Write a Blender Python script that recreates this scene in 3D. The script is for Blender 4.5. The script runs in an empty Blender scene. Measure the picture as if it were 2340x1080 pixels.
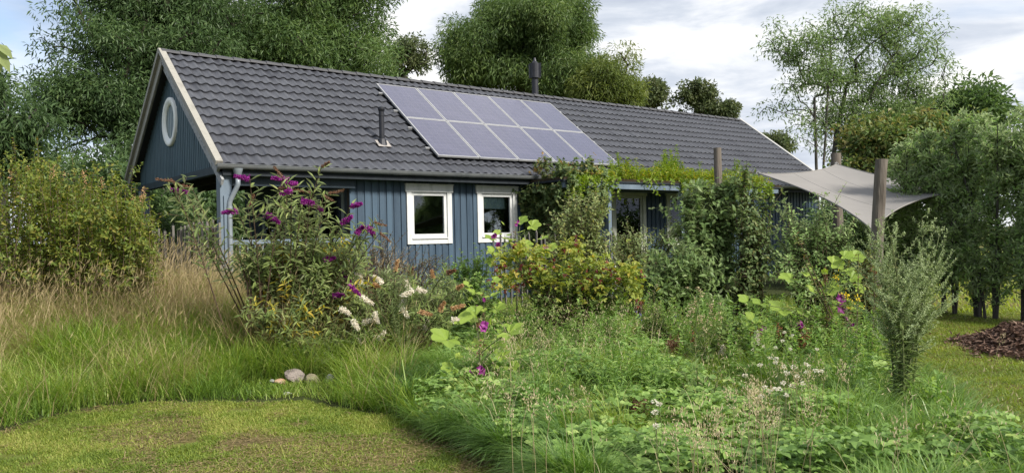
import bpy, math, numpy as np
from mathutils import Matrix, Vector

rng = np.random.default_rng(11)
C = bpy.context.scene.collection
R = math.radians

# ------------------------------------------------------------------ camera model (used to turn a sight line + distance into a place)
F_PX, ROLL = 1807.0, -0.0208
CAM = np.array([0, 0, 1.5])
cR = np.array([math.cos(ROLL), 0, math.sin(ROLL)])
cU = np.array([-math.sin(ROLL), 0, math.cos(ROLL)])
cF = np.array([0, 1.0, 0])


def at(x, y, Y):
    return CAM + Y * (cF + (x - 1170) / F_PX * cR + (540 - y) / F_PX * cU)


def nrm(a):
    a = np.asarray(a, float)
    return a / np.maximum(np.linalg.norm(a, axis=-1, keepdims=True), 1e-9)


def sst(a, b, x):
    t = np.clip((x - a) / (b - a), 0, 1)
    return t * t * (3 - 2 * t)


# ------------------------------------------------------------------ terrain
EDGE = np.array([(-60, 6.0), (-12, 5.2), (-7, 5.5), (-5, 5.95), (-4.16, 6.37), (-4.02, 6.73), (-3.79, 7.22), (-3.19, 7.41), (-2.35, 7.36), (-1.96, 7.42),
                 (-1.45, 6.91), (-1.02, 6.62), (-.70, 6.15), (-.43, 5.81), (-.20, 5.44), (.02, 5.07), (.26, 4.5), (.42, 3.6), (.5, 2.0), (.7, -60)])
REDGE = np.array([(-60, 2.6), (2, 2.8), (4, 2.85), (5.72, 3.30), (7, 3.72), (8.6, 4.1), (10, 4.6), (12, 5.4), (13.5, 6.2), (60, 40)])


def vnoise(x, y, s=1.0, seed=0):
    x = np.asarray(x, float) / s + seed * 17.3
    y = np.asarray(y, float) / s + seed * 9.1
    xi, yi = np.floor(x).astype(np.int64), np.floor(y).astype(np.int64)
    fx, fy = x - xi, y - yi
    fx, fy = fx * fx * (3 - 2 * fx), fy * fy * (3 - 2 * fy)

    def h(a, b):
        v = np.sin(a * 127.1 + b * 311.7 + seed * 74.7) * 43758.5453
        return v - np.floor(v)
    return (h(xi, yi) * (1 - fx) + h(xi + 1, yi) * fx) * (1 - fy) + (h(xi, yi + 1) * (1 - fx) + h(xi + 1, yi + 1) * fx) * fy


def lawn_near(x, y):
    return (y < np.interp(x, EDGE[:, 0], EDGE[:, 1]) + .16 * (vnoise(x, y, .28, 70) - .5) + .07 * (vnoise(x, y, .09, 71) - .5)) & (x < .7)


def lawn_right(x, y):
    return x > np.interp(y, REDGE[:, 0], REDGE[:, 1])


def gz(x, y):
    x, y = np.asarray(x, float), np.asarray(y, float)
    q = x - (y - 12.7) * 1.3 + 4.7
    z = .2 * sst(7.4, 12, y) * (1 - sst(8, 12.5, q))
    z = z + .34 * np.exp(-(((x + 5.2) / 2.2) ** 2 + ((y - 10.9) / 2.6) ** 2))
    z = z + .10 * np.exp(-((x - 1.0) ** 2 / 3.0 + (y - 8.3) ** 2 / 3.0))
    m = lawn_near(x, y)
    z = z + np.where(m, .012 * (vnoise(x, y, .35, 3) - .5) + .03 * (vnoise(x, y, 1.3, 5) - .5), .03 * (vnoise(x, y, .5, 4) - .3))
    return z


# ------------------------------------------------------------------ mesh tools
class MB:
    def __init__(s):
        s.V, s.T, s.Q, s.t, s.n = [], [], [], [], 0

    def add(s, V, T=None, Q=None, t=0.5):
        V = np.asarray(V, float).reshape(-1, 3)
        if len(V) == 0:
            return s
        s.V.append(V)
        if T is not None and len(T):
            s.T.append(np.asarray(T, np.int64).reshape(-1, 3) + s.n)
        if Q is not None and len(Q):
            s.Q.append(np.asarray(Q, np.int64).reshape(-1, 4) + s.n)
        s.t.append(np.broadcast_to(np.asarray(t, float), (len(V),)) if np.ndim(t) == 0 else np.asarray(t, float))
        s.n += len(V)
        return s

    def box(s, x0, x1, y0, y1, z0, z1, t=0.5):
        V = [(x0, y0, z0), (x1, y0, z0), (x1, y1, z0), (x0, y1, z0), (x0, y0, z1), (x1, y0, z1), (x1, y1, z1), (x0, y1, z1)]
        return s.add(V, None, [(0, 3, 2, 1), (4, 5, 6, 7), (0, 1, 5, 4), (1, 2, 6, 5), (2, 3, 7, 6), (3, 0, 4, 7)], t)

    def bar(s, p, q, w, h, up=(0, 0, 1), t=0.5):            # a box beam from p to q, w wide, h tall
        p, q = np.array(p, float), np.array(q, float)
        d = nrm(q - p)
        sd = nrm(np.cross(d, up))
        u = np.cross(sd, d)
        V = []
        for c in (p, q):
            for a, b in ((-1, -1), (1, -1), (1, 1), (-1, 1)):
                V.append(c + sd * a * w / 2 + u * b * h / 2)
        return s.add(V, None, [(0, 1, 2, 3), (7, 6, 5, 4), (0, 4, 5, 1), (1, 5, 6, 2), (2, 6, 7, 3), (3, 7, 4, 0)], t)

    def tube(s, P, r, k=6, t=0.5, cap=True, wob=0):
        P = np.asarray(P, float)
        n = len(P)
        r = np.broadcast_to(np.asarray(r, float), (n,))
        d = np.gradient(P, axis=0)
        d = nrm(d)
        ref = np.array([0.31, 0.95, 0.05]) if abs(d[0][2]) > .5 else np.array([0, 0.1, 1.0])
        sd = nrm(np.cross(d, ref))
        up = np.cross(sd, d)
        a = np.arange(k) * 2 * math.pi / k
        rr = r[:, None] * (1 + wob * (rng.random((n, k)) - .5)) if wob else np.repeat(r[:, None], k, 1)
        V = P[:, None, :] + rr[..., None] * (np.cos(a)[None, :, None] * sd[:, None, :] + np.sin(a)[None, :, None] * up[:, None, :])
        i = np.arange(n - 1)[:, None] * k
        j = np.arange(k)[None, :]
        j2 = (j + 1) % k
        Q = np.stack([i + j, i + j2, i + k + j2, i + k + j], -1).reshape(-1, 4)
        V = V.reshape(-1, 3)
        T = []
        if cap:
            V = np.vstack([V, P[0], P[-1]])
            T = [(n * k, (q + 1) % k, q) for q in range(k)] + [(n * k + 1, (n - 1) * k + q, (n - 1) * k + (q + 1) % k) for q in range(k)]
        return s.add(V, T, Q, t)

    def lathe(s, c, prof, k=16, t=0.5, axis=None):          # prof: (radius, height) pairs
        prof = np.array(prof, float)
        a = np.arange(k) * 2 * math.pi / k
        V = np.stack([prof[:, 0, None] * np.cos(a), prof[:, 0, None] * np.sin(a), np.repeat(prof[:, 1, None], k, 1)], -1)
        if axis is not None:
            z = nrm(axis)
            x = nrm(np.cross(z, (0.2, 0.9, 0.1)))
            y = np.cross(z, x)
            V = V[..., :1] * x + V[..., 1:2] * y + V[..., 2:] * z
        n = len(prof)
        i = np.arange(n - 1)[:, None] * k
        j = np.arange(k)[None, :]
        j2 = (j + 1) % k
        Q = np.stack([i + j, i + j2, i + k + j2, i + k + j], -1).reshape(-1, 4)
        return s.add(V.reshape(-1, 3) + np.array(c, float), None, Q, t)

    def grid(s, G, t=0.5):                                  # G: (n, m, 3)
        n, m = G.shape[:2]
        i = np.arange(n - 1)[:, None] * m
        j = np.arange(m - 1)[None, :]
        Q = np.stack([i + j, i + j + 1, i + m + j + 1, i + m + j], -1).reshape(-1, 4)
        return s.add(G.reshape(-1, 3), None, Q, t)

    def inst(s, tp, P, D, N, L, W=None, H=None, t=0.5):     # many small pieces from one template
        u, T, Q = tp
        P = np.asarray(P, float).reshape(-1, 3)
        n = len(P)
        if n == 0:
            return s
        D = nrm(np.broadcast_to(D, (n, 3)))
        N = np.broadcast_to(N, (n, 3))
        sd = nrm(np.cross(D, N))
        nn = np.cross(sd, D)
        L = np.broadcast_to(np.asarray(L, float), (n,))
        W = L if W is None else np.broadcast_to(np.asarray(W, float), (n,))
        H = W if H is None else np.broadcast_to(np.asarray(H, float), (n,))
        V = P[:, None] + u[None, :, 0:1] * (L[:, None] * D)[:, None] + u[None, :, 1:2] * (W[:, None] * sd)[:, None] + u[None, :, 2:3] * (H[:, None] * nn)[:, None]
        k = len(u)
        off = (np.arange(n) * k)[:, None, None]
        t = np.repeat(np.broadcast_to(np.asarray(t, float), (n,)), k)
        return s.add(V.reshape(-1, 3), (T[None] + off).reshape(-1, 3) if len(T) else None, (Q[None] + off).reshape(-1, 4) if len(Q) else None, t)

    def build(s, name, mat, parent=None, base=None, smooth=False):
        V = np.vstack(s.V) if s.V else np.zeros((0, 3))
        if base is not None:
            V = V - np.asarray(base, float)
        T = np.vstack(s.T) if s.T else np.zeros((0, 3), np.int64)
        Q = np.vstack(s.Q) if s.Q else np.zeros((0, 4), np.int64)
        me = bpy.data.meshes.new(name)
        me.vertices.add(len(V))
        me.vertices.foreach_set('co', V.astype(np.float32).ravel())
        idx = np.concatenate([T.ravel(), Q.ravel()]).astype(np.int32)
        st = np.concatenate([np.arange(len(T)) * 3, len(T) * 3 + np.arange(len(Q)) * 4]).astype(np.int32)
        me.loops.add(len(idx))
        me.loops.foreach_set('vertex_index', idx)
        me.polygons.add(len(st))
        me.polygons.foreach_set('loop_start', st)
        me.polygons.foreach_set('use_smooth', np.full(len(st), bool(smooth)))
        me.update(calc_edges=True)
        at_ = me.attributes.new('tint', 'FLOAT', 'POINT')
        at_.data.foreach_set('value', np.concatenate(s.t).astype(np.float32) if s.t else np.zeros(0, np.float32))
        me.materials.append(mat)
        o = bpy.data.objects.new(name, me)
        C.objects.link(o)
        if parent is not None:
            o.parent = parent
        elif base is not None:
            o.location = base
        return o


def tag(o, label=None, cat=None, group=None, kind=None):
    for k, v in (('label', label), ('category', cat), ('group', group), ('kind', kind)):
        if v:
            o[k] = v
    return o


def thing(name, label, cat, loc=(0, 0, 0), group=None, rot=None):
    o = bpy.data.objects.new(name, None)
    o.empty_display_size = .2
    C.objects.link(o)
    o.location = tuple(float(v) for v in loc)
    if rot is not None:
        o.rotation_euler = rot
    return tag(o, label, cat, group)


def tpl(u, T=(), Q=()):
    return np.array(u, float), np.array(T, np.int64).reshape(-1, 3), np.array(Q, np.int64).reshape(-1, 4)


DIA = tpl([(0, 0, 0), (.45, .5, .18), (1, 0, -.35), (.45, -.5, .18)], [(0, 1, 2), (0, 2, 3)])
LAN = tpl([(0, 0, 0), (.3, .5, .16), (.65, .38, .1), (1, 0, -.5), (.65, -.38, .1), (.3, -.5, .16)], (), [(0, 1, 2, 3), (0, 3, 4, 5)])
OVA = tpl([(0, 0, 0), (.22, .42, .1), (.5, .5, .13), (.8, .28, .02), (1, 0, -.2), (.8, -.28, .02), (.5, -.5, .13), (.22, -.42, .1), (.5, 0, .0)],
          [(0, 1, 8), (1, 2, 8), (2, 3, 8), (3, 4, 8), (4, 5, 8), (5, 6, 8), (6, 7, 8), (7, 0, 8)])
BLD = tpl([(0, -.5, 0), (0, .5, 0), (.4, -.44, .12), (.4, .44, .12), (.74, -.3, .45), (.74, .3, .45), (.95, 0, .95)], [(4, 5, 6)], [(0, 1, 3, 2), (2, 3, 5, 4)])
TRI = tpl([(0, -.5, 0), (0, .5, 0), (1, 0, .4)], [(0, 1, 2)])


def palm(lobes, deep, cup=.12, notch=.55, span=150):
    a = np.radians(np.linspace(-span, span, lobes * 4 + 1))
    ph = (a / np.radians(span) * .5 + .5) * lobes
    env = .62 + .38 * np.cos(a * .55)
    r = env * (1 - deep * (np.abs((ph % 1) - .5) * 2) ** 1.6)
    r[0] = r[-1] = notch * r[1]
    u = np.stack([np.cos(a) * r * .62 + .25, np.sin(a) * r * .62, cup * (r * r) + .05 * np.cos(ph * 2 * math.pi)], 1)
    u = np.vstack([[(0.2, 0, -.03)], u])
    return tpl(u, [(0, i + 1, i) for i in range(1, len(u) - 1)])


MALLOW = palm(5, .24, .16)
VINE = palm(3, .42, -.1, .5, 140)
CURR = palm(3, .5, -.08, .5, 120)

# ------------------------------------------------------------------ materials
_m = {}


def srgb(h):
    c = [int(h[i:i + 2], 16) / 255 for i in (0, 2, 4)]
    return [v / 12.92 if v <= .04045 else ((v + .055) / 1.055) ** 2.4 for v in c]


def new_mat(name):
    m = bpy.data.materials.new(name)
    m.use_nodes = True
    nt = m.node_tree
    nt.nodes.clear()
    out = nt.nodes.new('ShaderNodeOutputMaterial')
    return m, nt, out


def N(nt, typ, **kw):
    n = nt.nodes.new(typ)
    for k, v in kw.items():
        if k == 'op':
            n.operation = v
        elif k in n.inputs:
            n.inputs[k].default_value = v
        else:
            setattr(n, k, v)
    return n


def ramp(nt, fac, cols, pos=None):
    r = nt.nodes.new('ShaderNodeValToRGB')
    el = r.color_ramp.elements
    pos = pos or [i / max(1, len(cols) - 1) for i in range(len(cols))]
    while len(el) < len(cols):
        el.new(.5)
    for e, c, p in zip(el, cols, pos):
        e.position = p
        e.color = (*c[:3], 1)
    nt.links.new(fac, r.inputs[0])
    return r.outputs[0]


def leafmat(name, cols, trans=.35, rough=.5, spec=.35, back=None, gain=1.5):
    """cols: linear albedo colours, chosen per leaf by its 'tint'"""
    if name in _m:
        return _m[name]
    m, nt, out = new_mat(name)
    a = N(nt, 'ShaderNodeAttribute', attribute_name='tint')
    if gain != 1:
        cols = [[min(.8, v * gain) for v in c] for c in cols]
    col = ramp(nt, a.outputs['Fac'], cols)
    if back:
        g = N(nt, 'ShaderNodeNewGeometry')
        mx = N(nt, 'ShaderNodeMixRGB')
        mx.inputs[2].default_value = (*back, 1)
        ml = N(nt, 'ShaderNodeMath', op='MULTIPLY')
        ml.inputs[1].default_value = .7
        nt.links.new(g.outputs['Backfacing'], ml.inputs[0])
        nt.links.new(ml.outputs[0], mx.inputs[0])
        nt.links.new(col, mx.inputs[1])
        col = mx.outputs[0]
    p = N(nt, 'ShaderNodeBsdfPrincipled', Roughness=rough)
    p.inputs['Specular IOR Level'].default_value = spec
    nt.links.new(col, p.inputs['Base Color'])
    t = N(nt, 'ShaderNodeBsdfTranslucent')
    hs = N(nt, 'ShaderNodeHueSaturation', Saturation=1.15, Value=1.5, Hue=.49)
    nt.links.new(col, hs.inputs['Color'])
    nt.links.new(hs.outputs[0], t.inputs[0])
    mix = N(nt, 'ShaderNodeMixShader', Fac=trans)
    nt.links.new(p.outputs[0], mix.inputs[1])
    nt.links.new(t.outputs[0], mix.inputs[2])
    nt.links.new(mix.outputs[0], out.inputs[0])
    _m[name] = m
    return m


def surf(name, c1, c2=None, scale=8, rough=.6, spec=.4, metal=0, bump=0, stretch=(1, 1, 1), detail=5, c3=None, bscale=None, coat=0, tv=0, lichen=None):
    if name in _m:
        return _m[name]
    m, nt, out = new_mat(name)
    p = N(nt, 'ShaderNodeBsdfPrincipled', Roughness=rough, Metallic=metal)
    p.inputs['Specular IOR Level'].default_value = spec
    p.inputs['Coat Weight'].default_value = coat
    tc = N(nt, 'ShaderNodeTexCoord')
    mp = N(nt, 'ShaderNodeMapping')
    mp.inputs['Scale'].default_value = stretch
    nt.links.new(tc.outputs['Object'], mp.inputs[0])
    no = N(nt, 'ShaderNodeTexNoise', Scale=scale, Detail=detail, Roughness=.6)
    nt.links.new(mp.outputs[0], no.inputs['Vector'])
    if c2 is not None:
        cols = [c1, c2] + ([c3] if c3 is not None else [])
        pos = [.32, .68] if c3 is None else [.3, .5, .7]
        col = ramp(nt, no.outputs['Fac'], cols, pos)
        if tv:                                               # board by board difference in fading
            a = N(nt, 'ShaderNodeAttribute', attribute_name='tint')
            mx = N(nt, 'ShaderNodeMixRGB', blend_type='MULTIPLY', Fac=1.0)
            nt.links.new(col, mx.inputs[1])
            nt.links.new(ramp(nt, a.outputs['Fac'], [(1 - tv,) * 3, (1 + tv, 1 + tv, 1 + tv * .8)]), mx.inputs[2])
            col = mx.outputs[0]
        if lichen:
            ln_ = N(nt, 'ShaderNodeTexNoise', Scale=lichen[1], Detail=8, Roughness=.75)
            nt.links.new(tc.outputs['Object'], ln_.inputs['Vector'])
            mx = N(nt, 'ShaderNodeMixRGB')
            nt.links.new(ramp(nt, ln_.outputs['Fac'], [(0, 0, 0), (.75, .75, .75)], lichen[2]), mx.inputs[0])
            nt.links.new(col, mx.inputs[1])
            mx.inputs[2].default_value = (*lichen[0], 1)
            col = mx.outputs[0]
        nt.links.new(col, p.inputs['Base Color'])
    else:
        p.inputs['Base Color'].default_value = (*c1, 1)
    if bump:
        n2 = N(nt, 'ShaderNodeTexNoise', Scale=bscale or scale * 3, Detail=4)
        nt.links.new(mp.outputs[0], n2.inputs['Vector'])
        b = N(nt, 'ShaderNodeBump', Strength=bump, Distance=.02)
        nt.links.new(n2.outputs['Fac'], b.inputs['Height'])
        nt.links.new(b.outputs[0], p.inputs['Normal'])
    nt.links.new(p.outputs[0], out.inputs[0])
    _m[name] = m
    return m


def glassmat(name, tint=(.01, .012, .014), rough=.02):
    m, nt, out = new_mat(name)
    fr = N(nt, 'ShaderNodeFresnel', IOR=1.65)
    g = N(nt, 'ShaderNodeBsdfGlossy', Roughness=rough)
    g.inputs['Color'].default_value = (.95, .97, 1, 1)
    tr = N(nt, 'ShaderNodeBsdfTransparent')
    tr.inputs['Color'].default_value = (.75, .8, .8, 1)
    mx = N(nt, 'ShaderNodeMixShader')
    nt.links.new(fr.outputs[0], mx.inputs[0])
    nt.links.new(tr.outputs[0], mx.inputs[1])
    nt.links.new(g.outputs[0], mx.inputs[2])
    nt.links.new(mx.outputs[0], out.inputs[0])
    return m


M_tile = surf('roof_tile_coating', (.034, .036, .045), (.060, .063, .076), 1.1, .45, .42, 0, .08, (3.5, .5, .5), c3=(.045, .048, .058), bscale=60, tv=.16, lichen=((.10, .105, .085), 9, [.62, .72]))
M_ridge = surf('ridge_coating', (.042, .042, .046), (.055, .055, .060), 6, .45, .5)
M_blue = surf('blue_painted_board', (.027, .050, .081), (.045, .075, .113), 5, .6, .3, 0, .25, (1, 1, .12), c3=(.038, .066, .102), bscale=40, tv=.22, lichen=((.075, .11, .14), 14, [.60, .74]))
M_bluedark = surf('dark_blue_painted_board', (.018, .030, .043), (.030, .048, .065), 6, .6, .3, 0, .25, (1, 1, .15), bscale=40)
M_bluegrey = surf('blue_grey_post_paint', (.085, .118, .155), (.13, .17, .215), 5, .5, .4, 0, .1, (1, 1, .2))
M_white = surf('white_window_paint', (.46, .475, .48), (.54, .55, .55), 5, .45, .4, 0, .08, (1, 1, .25), c3=(.40, .42, .415), lichen=((.30, .31, .27), 11, [.56, .75]))
M_greenwhite = surf('algae_tinted_white_paint', (.34, .37, .29), (.46, .48, .41), 4, .5, .35, 0, .08, (1, 1, .3), c3=(.40, .43, .34))
M_verge = surf('weathered_verge_board', (.23, .22, .195), (.29, .28, .25), 5, .75, .25, 0, .3, (1, 1, 1), c3=(.255, .245, .22), bscale=30)
M_verge2 = surf('flaking_grey_board', (.16, .17, .18), (.34, .35, .36), 12, .75, .25, 0, .4, c3=(.07, .08, .09), bscale=35)
M_gutter = surf('grey_gutter', (.105, .115, .125), (.15, .16, .165), 5, .4, .5, .2)
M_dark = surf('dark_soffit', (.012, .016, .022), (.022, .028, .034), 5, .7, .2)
M_black = surf('black_flue_steel', (.012, .013, .018), (.020, .021, .028), 5, .4, .5, .3)
M_alu = surf('panel_frame_aluminium', (.26, .265, .28), (.34, .345, .35), 8, .45, .5, .2)
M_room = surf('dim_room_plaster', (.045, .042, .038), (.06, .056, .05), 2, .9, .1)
M_blind = surf('grey_roller_blind', (.12, .16, .18), (.15, .19, .21), 4, .8, .2)
M_glass = glassmat('window_glass')
M_wood = surf('weathered_grey_post_wood', (.06, .05, .042), (.135, .117, .10), 14, .85, .15, 0, .6, (1, 1, .09), c3=(.12, .10, .085), bscale=26)
M_pale = surf('weathered_fence_pale', (.085, .08, .073), (.15, .142, .13), 9, .85, .15, 0, .3, (1, 1, .15), c3=(.06, .055, .05))
M_sail = surf('grey_sailcloth', (.195, .186, .178), (.225, .215, .206), 1.2, .85, .15, 0, .12, bscale=4)
M_bark = surf('tree_bark', (.035, .030, .025), (.075, .065, .052), 6, .9, .1, 0, .5, (1, 1, .25))
M_bark2 = surf('dark_willow_bark', (.035, .033, .030), (.085, .08, .07), 8, .9, .1, 0, .4, (1, 1, .25))
M_stem = surf('green_plant_stem', (.07, .10, .03), (.11, .12, .05), 8, .6, .3)
M_stembrown = surf('brown_plant_stem', (.05, .035, .025), (.10, .07, .045), 8, .8, .2)
M_soil = surf('dark_soil', (.02, .016, .010), (.045, .035, .022), 9, .95, .1, 0, .5)


def solar_mat():
    m, nt, out = new_mat('solar_cells')
    p = N(nt, 'ShaderNodeBsdfPrincipled', Roughness=.22)
    p.inputs['Specular IOR Level'].default_value = .6
    p.inputs['Coat Weight'].default_value = .4
    p.inputs['Coat Roughness'].default_value = .12
    tc = N(nt, 'ShaderNodeTexCoord')
    br = N(nt, 'ShaderNodeTexBrick', Scale=1.0)
    br.offset = 0
    br.inputs['Color1'].default_value = (.056, .058, .104, 1)
    br.inputs['Color2'].default_value = (.064, .065, .114, 1)
    br.inputs['Mortar'].default_value = (.085, .086, .135, 1)
    br.inputs['Mortar Size'].default_value = .006
    br.inputs['Brick Width'].default_value = .157
    br.inputs['Row Height'].default_value = .152
    nt.links.new(tc.outputs['Object'], br.inputs['Vector'])
    no = N(nt, 'ShaderNodeTexNoise', Scale=2.2, Detail=3)
    nt.links.new(tc.outputs['Object'], no.inputs['Vector'])
    mx = N(nt, 'ShaderNodeMixRGB', blend_type='MULTIPLY', Fac=.5)
    nt.links.new(br.outputs['Color'], mx.inputs[1])
    nt.links.new(ramp(nt, no.outputs['Fac'], [(.75, .75, .78), (1.15, 1.12, 1.1)], [.3, .7]), mx.inputs[2])
    oi = N(nt, 'ShaderNodeObjectInfo')
    m3 = N(nt, 'ShaderNodeMixRGB', blend_type='MULTIPLY', Fac=1.0)
    nt.links.new(mx.outputs[0], m3.inputs[1])
    nt.links.new(ramp(nt, oi.outputs['Random'], [(.82, .83, .86), (1.12, 1.1, 1.06)]), m3.inputs[2])
    nt.links.new(m3.outputs[0], p.inputs['Base Color'])
    nr = N(nt, 'ShaderNodeTexNoise', Scale=5, Detail=5)
    nt.links.new(tc.outputs['Object'], nr.inputs['Vector'])
    rr = N(nt, 'ShaderNodeMapRange')
    rr.inputs['To Min'].default_value = .12
    rr.inputs['To Max'].default_value = .38
    nt.links.new(nr.outputs['Fac'], rr.inputs['Value'])
    nt.links.new(rr.outputs[0], p.inputs['Roughness'])
    nt.links.new(p.outputs[0], out.inputs[0])
    return m


M_solar = solar_mat()

# foliage palettes (linear albedo)
L_bigtree = leafmat('dark_tree_leaf', [(.018, .034, .014), (.034, .060, .022), (.052, .085, .030), (.085, .12, .042)], .36, gain=1.85)
L_bigtree2 = leafmat('mid_tree_leaf', [(.024, .045, .017), (.048, .083, .027), (.074, .115, .036), (.115, .15, .055)], .36, gain=1.7)
L_willow = leafmat('round_willow_leaf', [(.032, .056, .020), (.056, .092, .028), (.085, .125, .038), (.125, .16, .055)], .36, gain=1.6)
L_lime = leafmat('yellowish_willow_leaf', [(.06, .088, .024), (.095, .13, .032), (.13, .16, .042), (.17, .19, .06)], .38, gain=1.3)
L_far = leafmat('far_tree_leaf', [(.035, .055, .024), (.06, .08, .034), (.085, .105, .045), (.11, .115, .055)], .3)
L_ash = leafmat('ash_leaf', [(.050, .082, .032), (.08, .122, .045), (.11, .155, .06), (.15, .19, .085)], .42, gain=1.75)
L_maple = leafmat('maple_bush_leaf', [(.04, .075, .025), (.075, .115, .032), (.13, .13, .04), (.15, .085, .035)], .35)
L_hedge = leafmat('willow_hedge_leaf', [(.050, .085, .028), (.082, .13, .040), (.125, .175, .06), (.20, .235, .125)], .42, back=(.26, .30, .19), gain=2.4)
L_goose = leafmat('yellow_green_hedge_leaf', [(.050, .085, .018), (.085, .125, .024), (.125, .155, .03), (.17, .175, .036), (.20, .165, .04)], .38, gain=1.3)
L_budd = leafmat('buddleja_leaf', [(.065, .098, .032), (.105, .145, .045), (.155, .195, .062), (.22, .245, .095)], .38, back=(.25, .28, .17))
L_buddyel = leafmat('yellowing_leaf', [(.16, .17, .03), (.28, .25, .04), (.36, .27, .05)], .4)
L_currant = leafmat('yellow_shrub_leaf', [(.105, .155, .028), (.155, .20, .038), (.215, .235, .048), (.30, .25, .055)], .42, gain=1.4)
L_curgreen = leafmat('green_shrub_leaf', [(.055, .095, .025), (.085, .135, .035), (.12, .17, .045), (.17, .19, .06)], .38)
L_red = leafmat('dark_red_leaf', [(.06, .012, .014), (.12, .025, .02), (.20, .06, .03)], .3, gain=1.1)
L_mallow = leafmat('mallow_leaf', [(.12, .18, .03), (.17, .24, .042), (.22, .285, .055)], .45, back=(.22, .27, .11))
L_rasp = leafmat('raspberry_leaf', [(.045, .078, .024), (.072, .115, .034), (.105, .155, .048), (.165, .21, .085)], .36, back=(.22, .26, .15))
L_light = leafmat('light_shrub_leaf', [(.07, .105, .04), (.11, .15, .055), (.16, .19, .08), (.24, .24, .08)], .38)
L_vine = leafmat('climber_leaf', [(.035, .06, .022), (.065, .10, .035), (.10, .135, .05), (.17, .16, .06)], .35)
L_vinebrown = leafmat('bronze_climber_leaf', [(.12, .10, .04), (.18, .13, .05), (.22, .12, .05)], .38)
L_sedum = leafmat('canopy_plant_leaf', [(.095, .155, .022), (.145, .215, .03), (.20, .26, .042), (.31, .25, .045)], .42, gain=1.3)
L_horse = leafmat('fleabane_leaf', [(.065, .10, .034), (.105, .145, .052), (.15, .19, .075), (.20, .235, .11)], .36)
L_grass = leafmat('long_grass_blade', [(.048, .086, .016), (.085, .138, .023), (.135, .185, .036), (.22, .225, .08)], .4, .45, gain=1.9)
L_lush = leafmat('lush_grass_blade', [(.035, .074, .016), (.060, .114, .023), (.094, .158, .032), (.155, .21, .065)], .38, .4, .5, gain=1.8)
L_dry = leafmat('dry_grass_stalk', [(.20, .155, .075), (.29, .23, .12), (.37, .30, .165), (.42, .33, .21)], .3, .7, gain=1.1)
L_mown = leafmat('mown_grass_blade', [(.060, .092, .014), (.095, .135, .020), (.14, .175, .030), (.22, .21, .065)], .35, .55, gain=1.7)
L_pasture = leafmat('pasture_blade', [(.13, .18, .024), (.18, .235, .03), (.24, .28, .045)], .4)  # brighter than the mown blades: sunshine on the pasture put into the colour
L_thatch = leafmat('brown_thatch', [(.13, .10, .045), (.20, .155, .075), (.27, .21, .11)], .15, .8, gain=1.1)
L_cover = leafmat('ground_cover_leaf', [(.043, .082, .021), (.075, .128, .030), (.112, .175, .045), (.19, .235, .075)], .4, gain=1.95)
L_purple = leafmat('purple_petal', [(.16, .012, .14), (.24, .022, .21), (.34, .05, .30)], .3, gain=1)
L_mauve = leafmat('mallow_petal', [(.14, .012, .12), (.24, .03, .20), (.33, .06, .27)], .35, gain=1.1)
L_white = leafmat('cream_petal', [(.50, .46, .36), (.62, .585, .50), (.70, .675, .61)], .3, gain=1.12)
L_spent = leafmat('spent_brown_flower', [(.09, .045, .03), (.15, .08, .045), (.22, .12, .06)], .2, gain=1.1)
L_tan = leafmat('tan_spent_flower', [(.26, .15, .07), (.38, .24, .12), (.48, .35, .2)], .25, gain=1.1)
L_dock = leafmat('brown_dock_seed', [(.085, .042, .022), (.13, .065, .032), (.19, .10, .045)], .2, gain=1.1)
L_yellow = leafmat('yellow_petal', [(.55, .42, .02), (.7, .55, .04)], .3, gain=1.1)
L_blue = leafmat('blue_petal', [(.12, .10, .42), (.2, .17, .5)], .3, gain=1.1)
L_seed = leafmat('pale_seed_head', [(.30, .245, .13), (.42, .36, .22), (.52, .45, .31)], .3, .7, gain=1.1)
L_litter = leafmat('brown_mulch_litter', [(.05, .03, .022), (.10, .058, .042), (.16, .10, .072), (.26, .185, .14)], .1, .8, gain=1.1)

# ------------------------------------------------------------------ world, sun, camera
SUN_DIR = nrm(np.array([0.60, -0.50, 0.55]))


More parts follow.
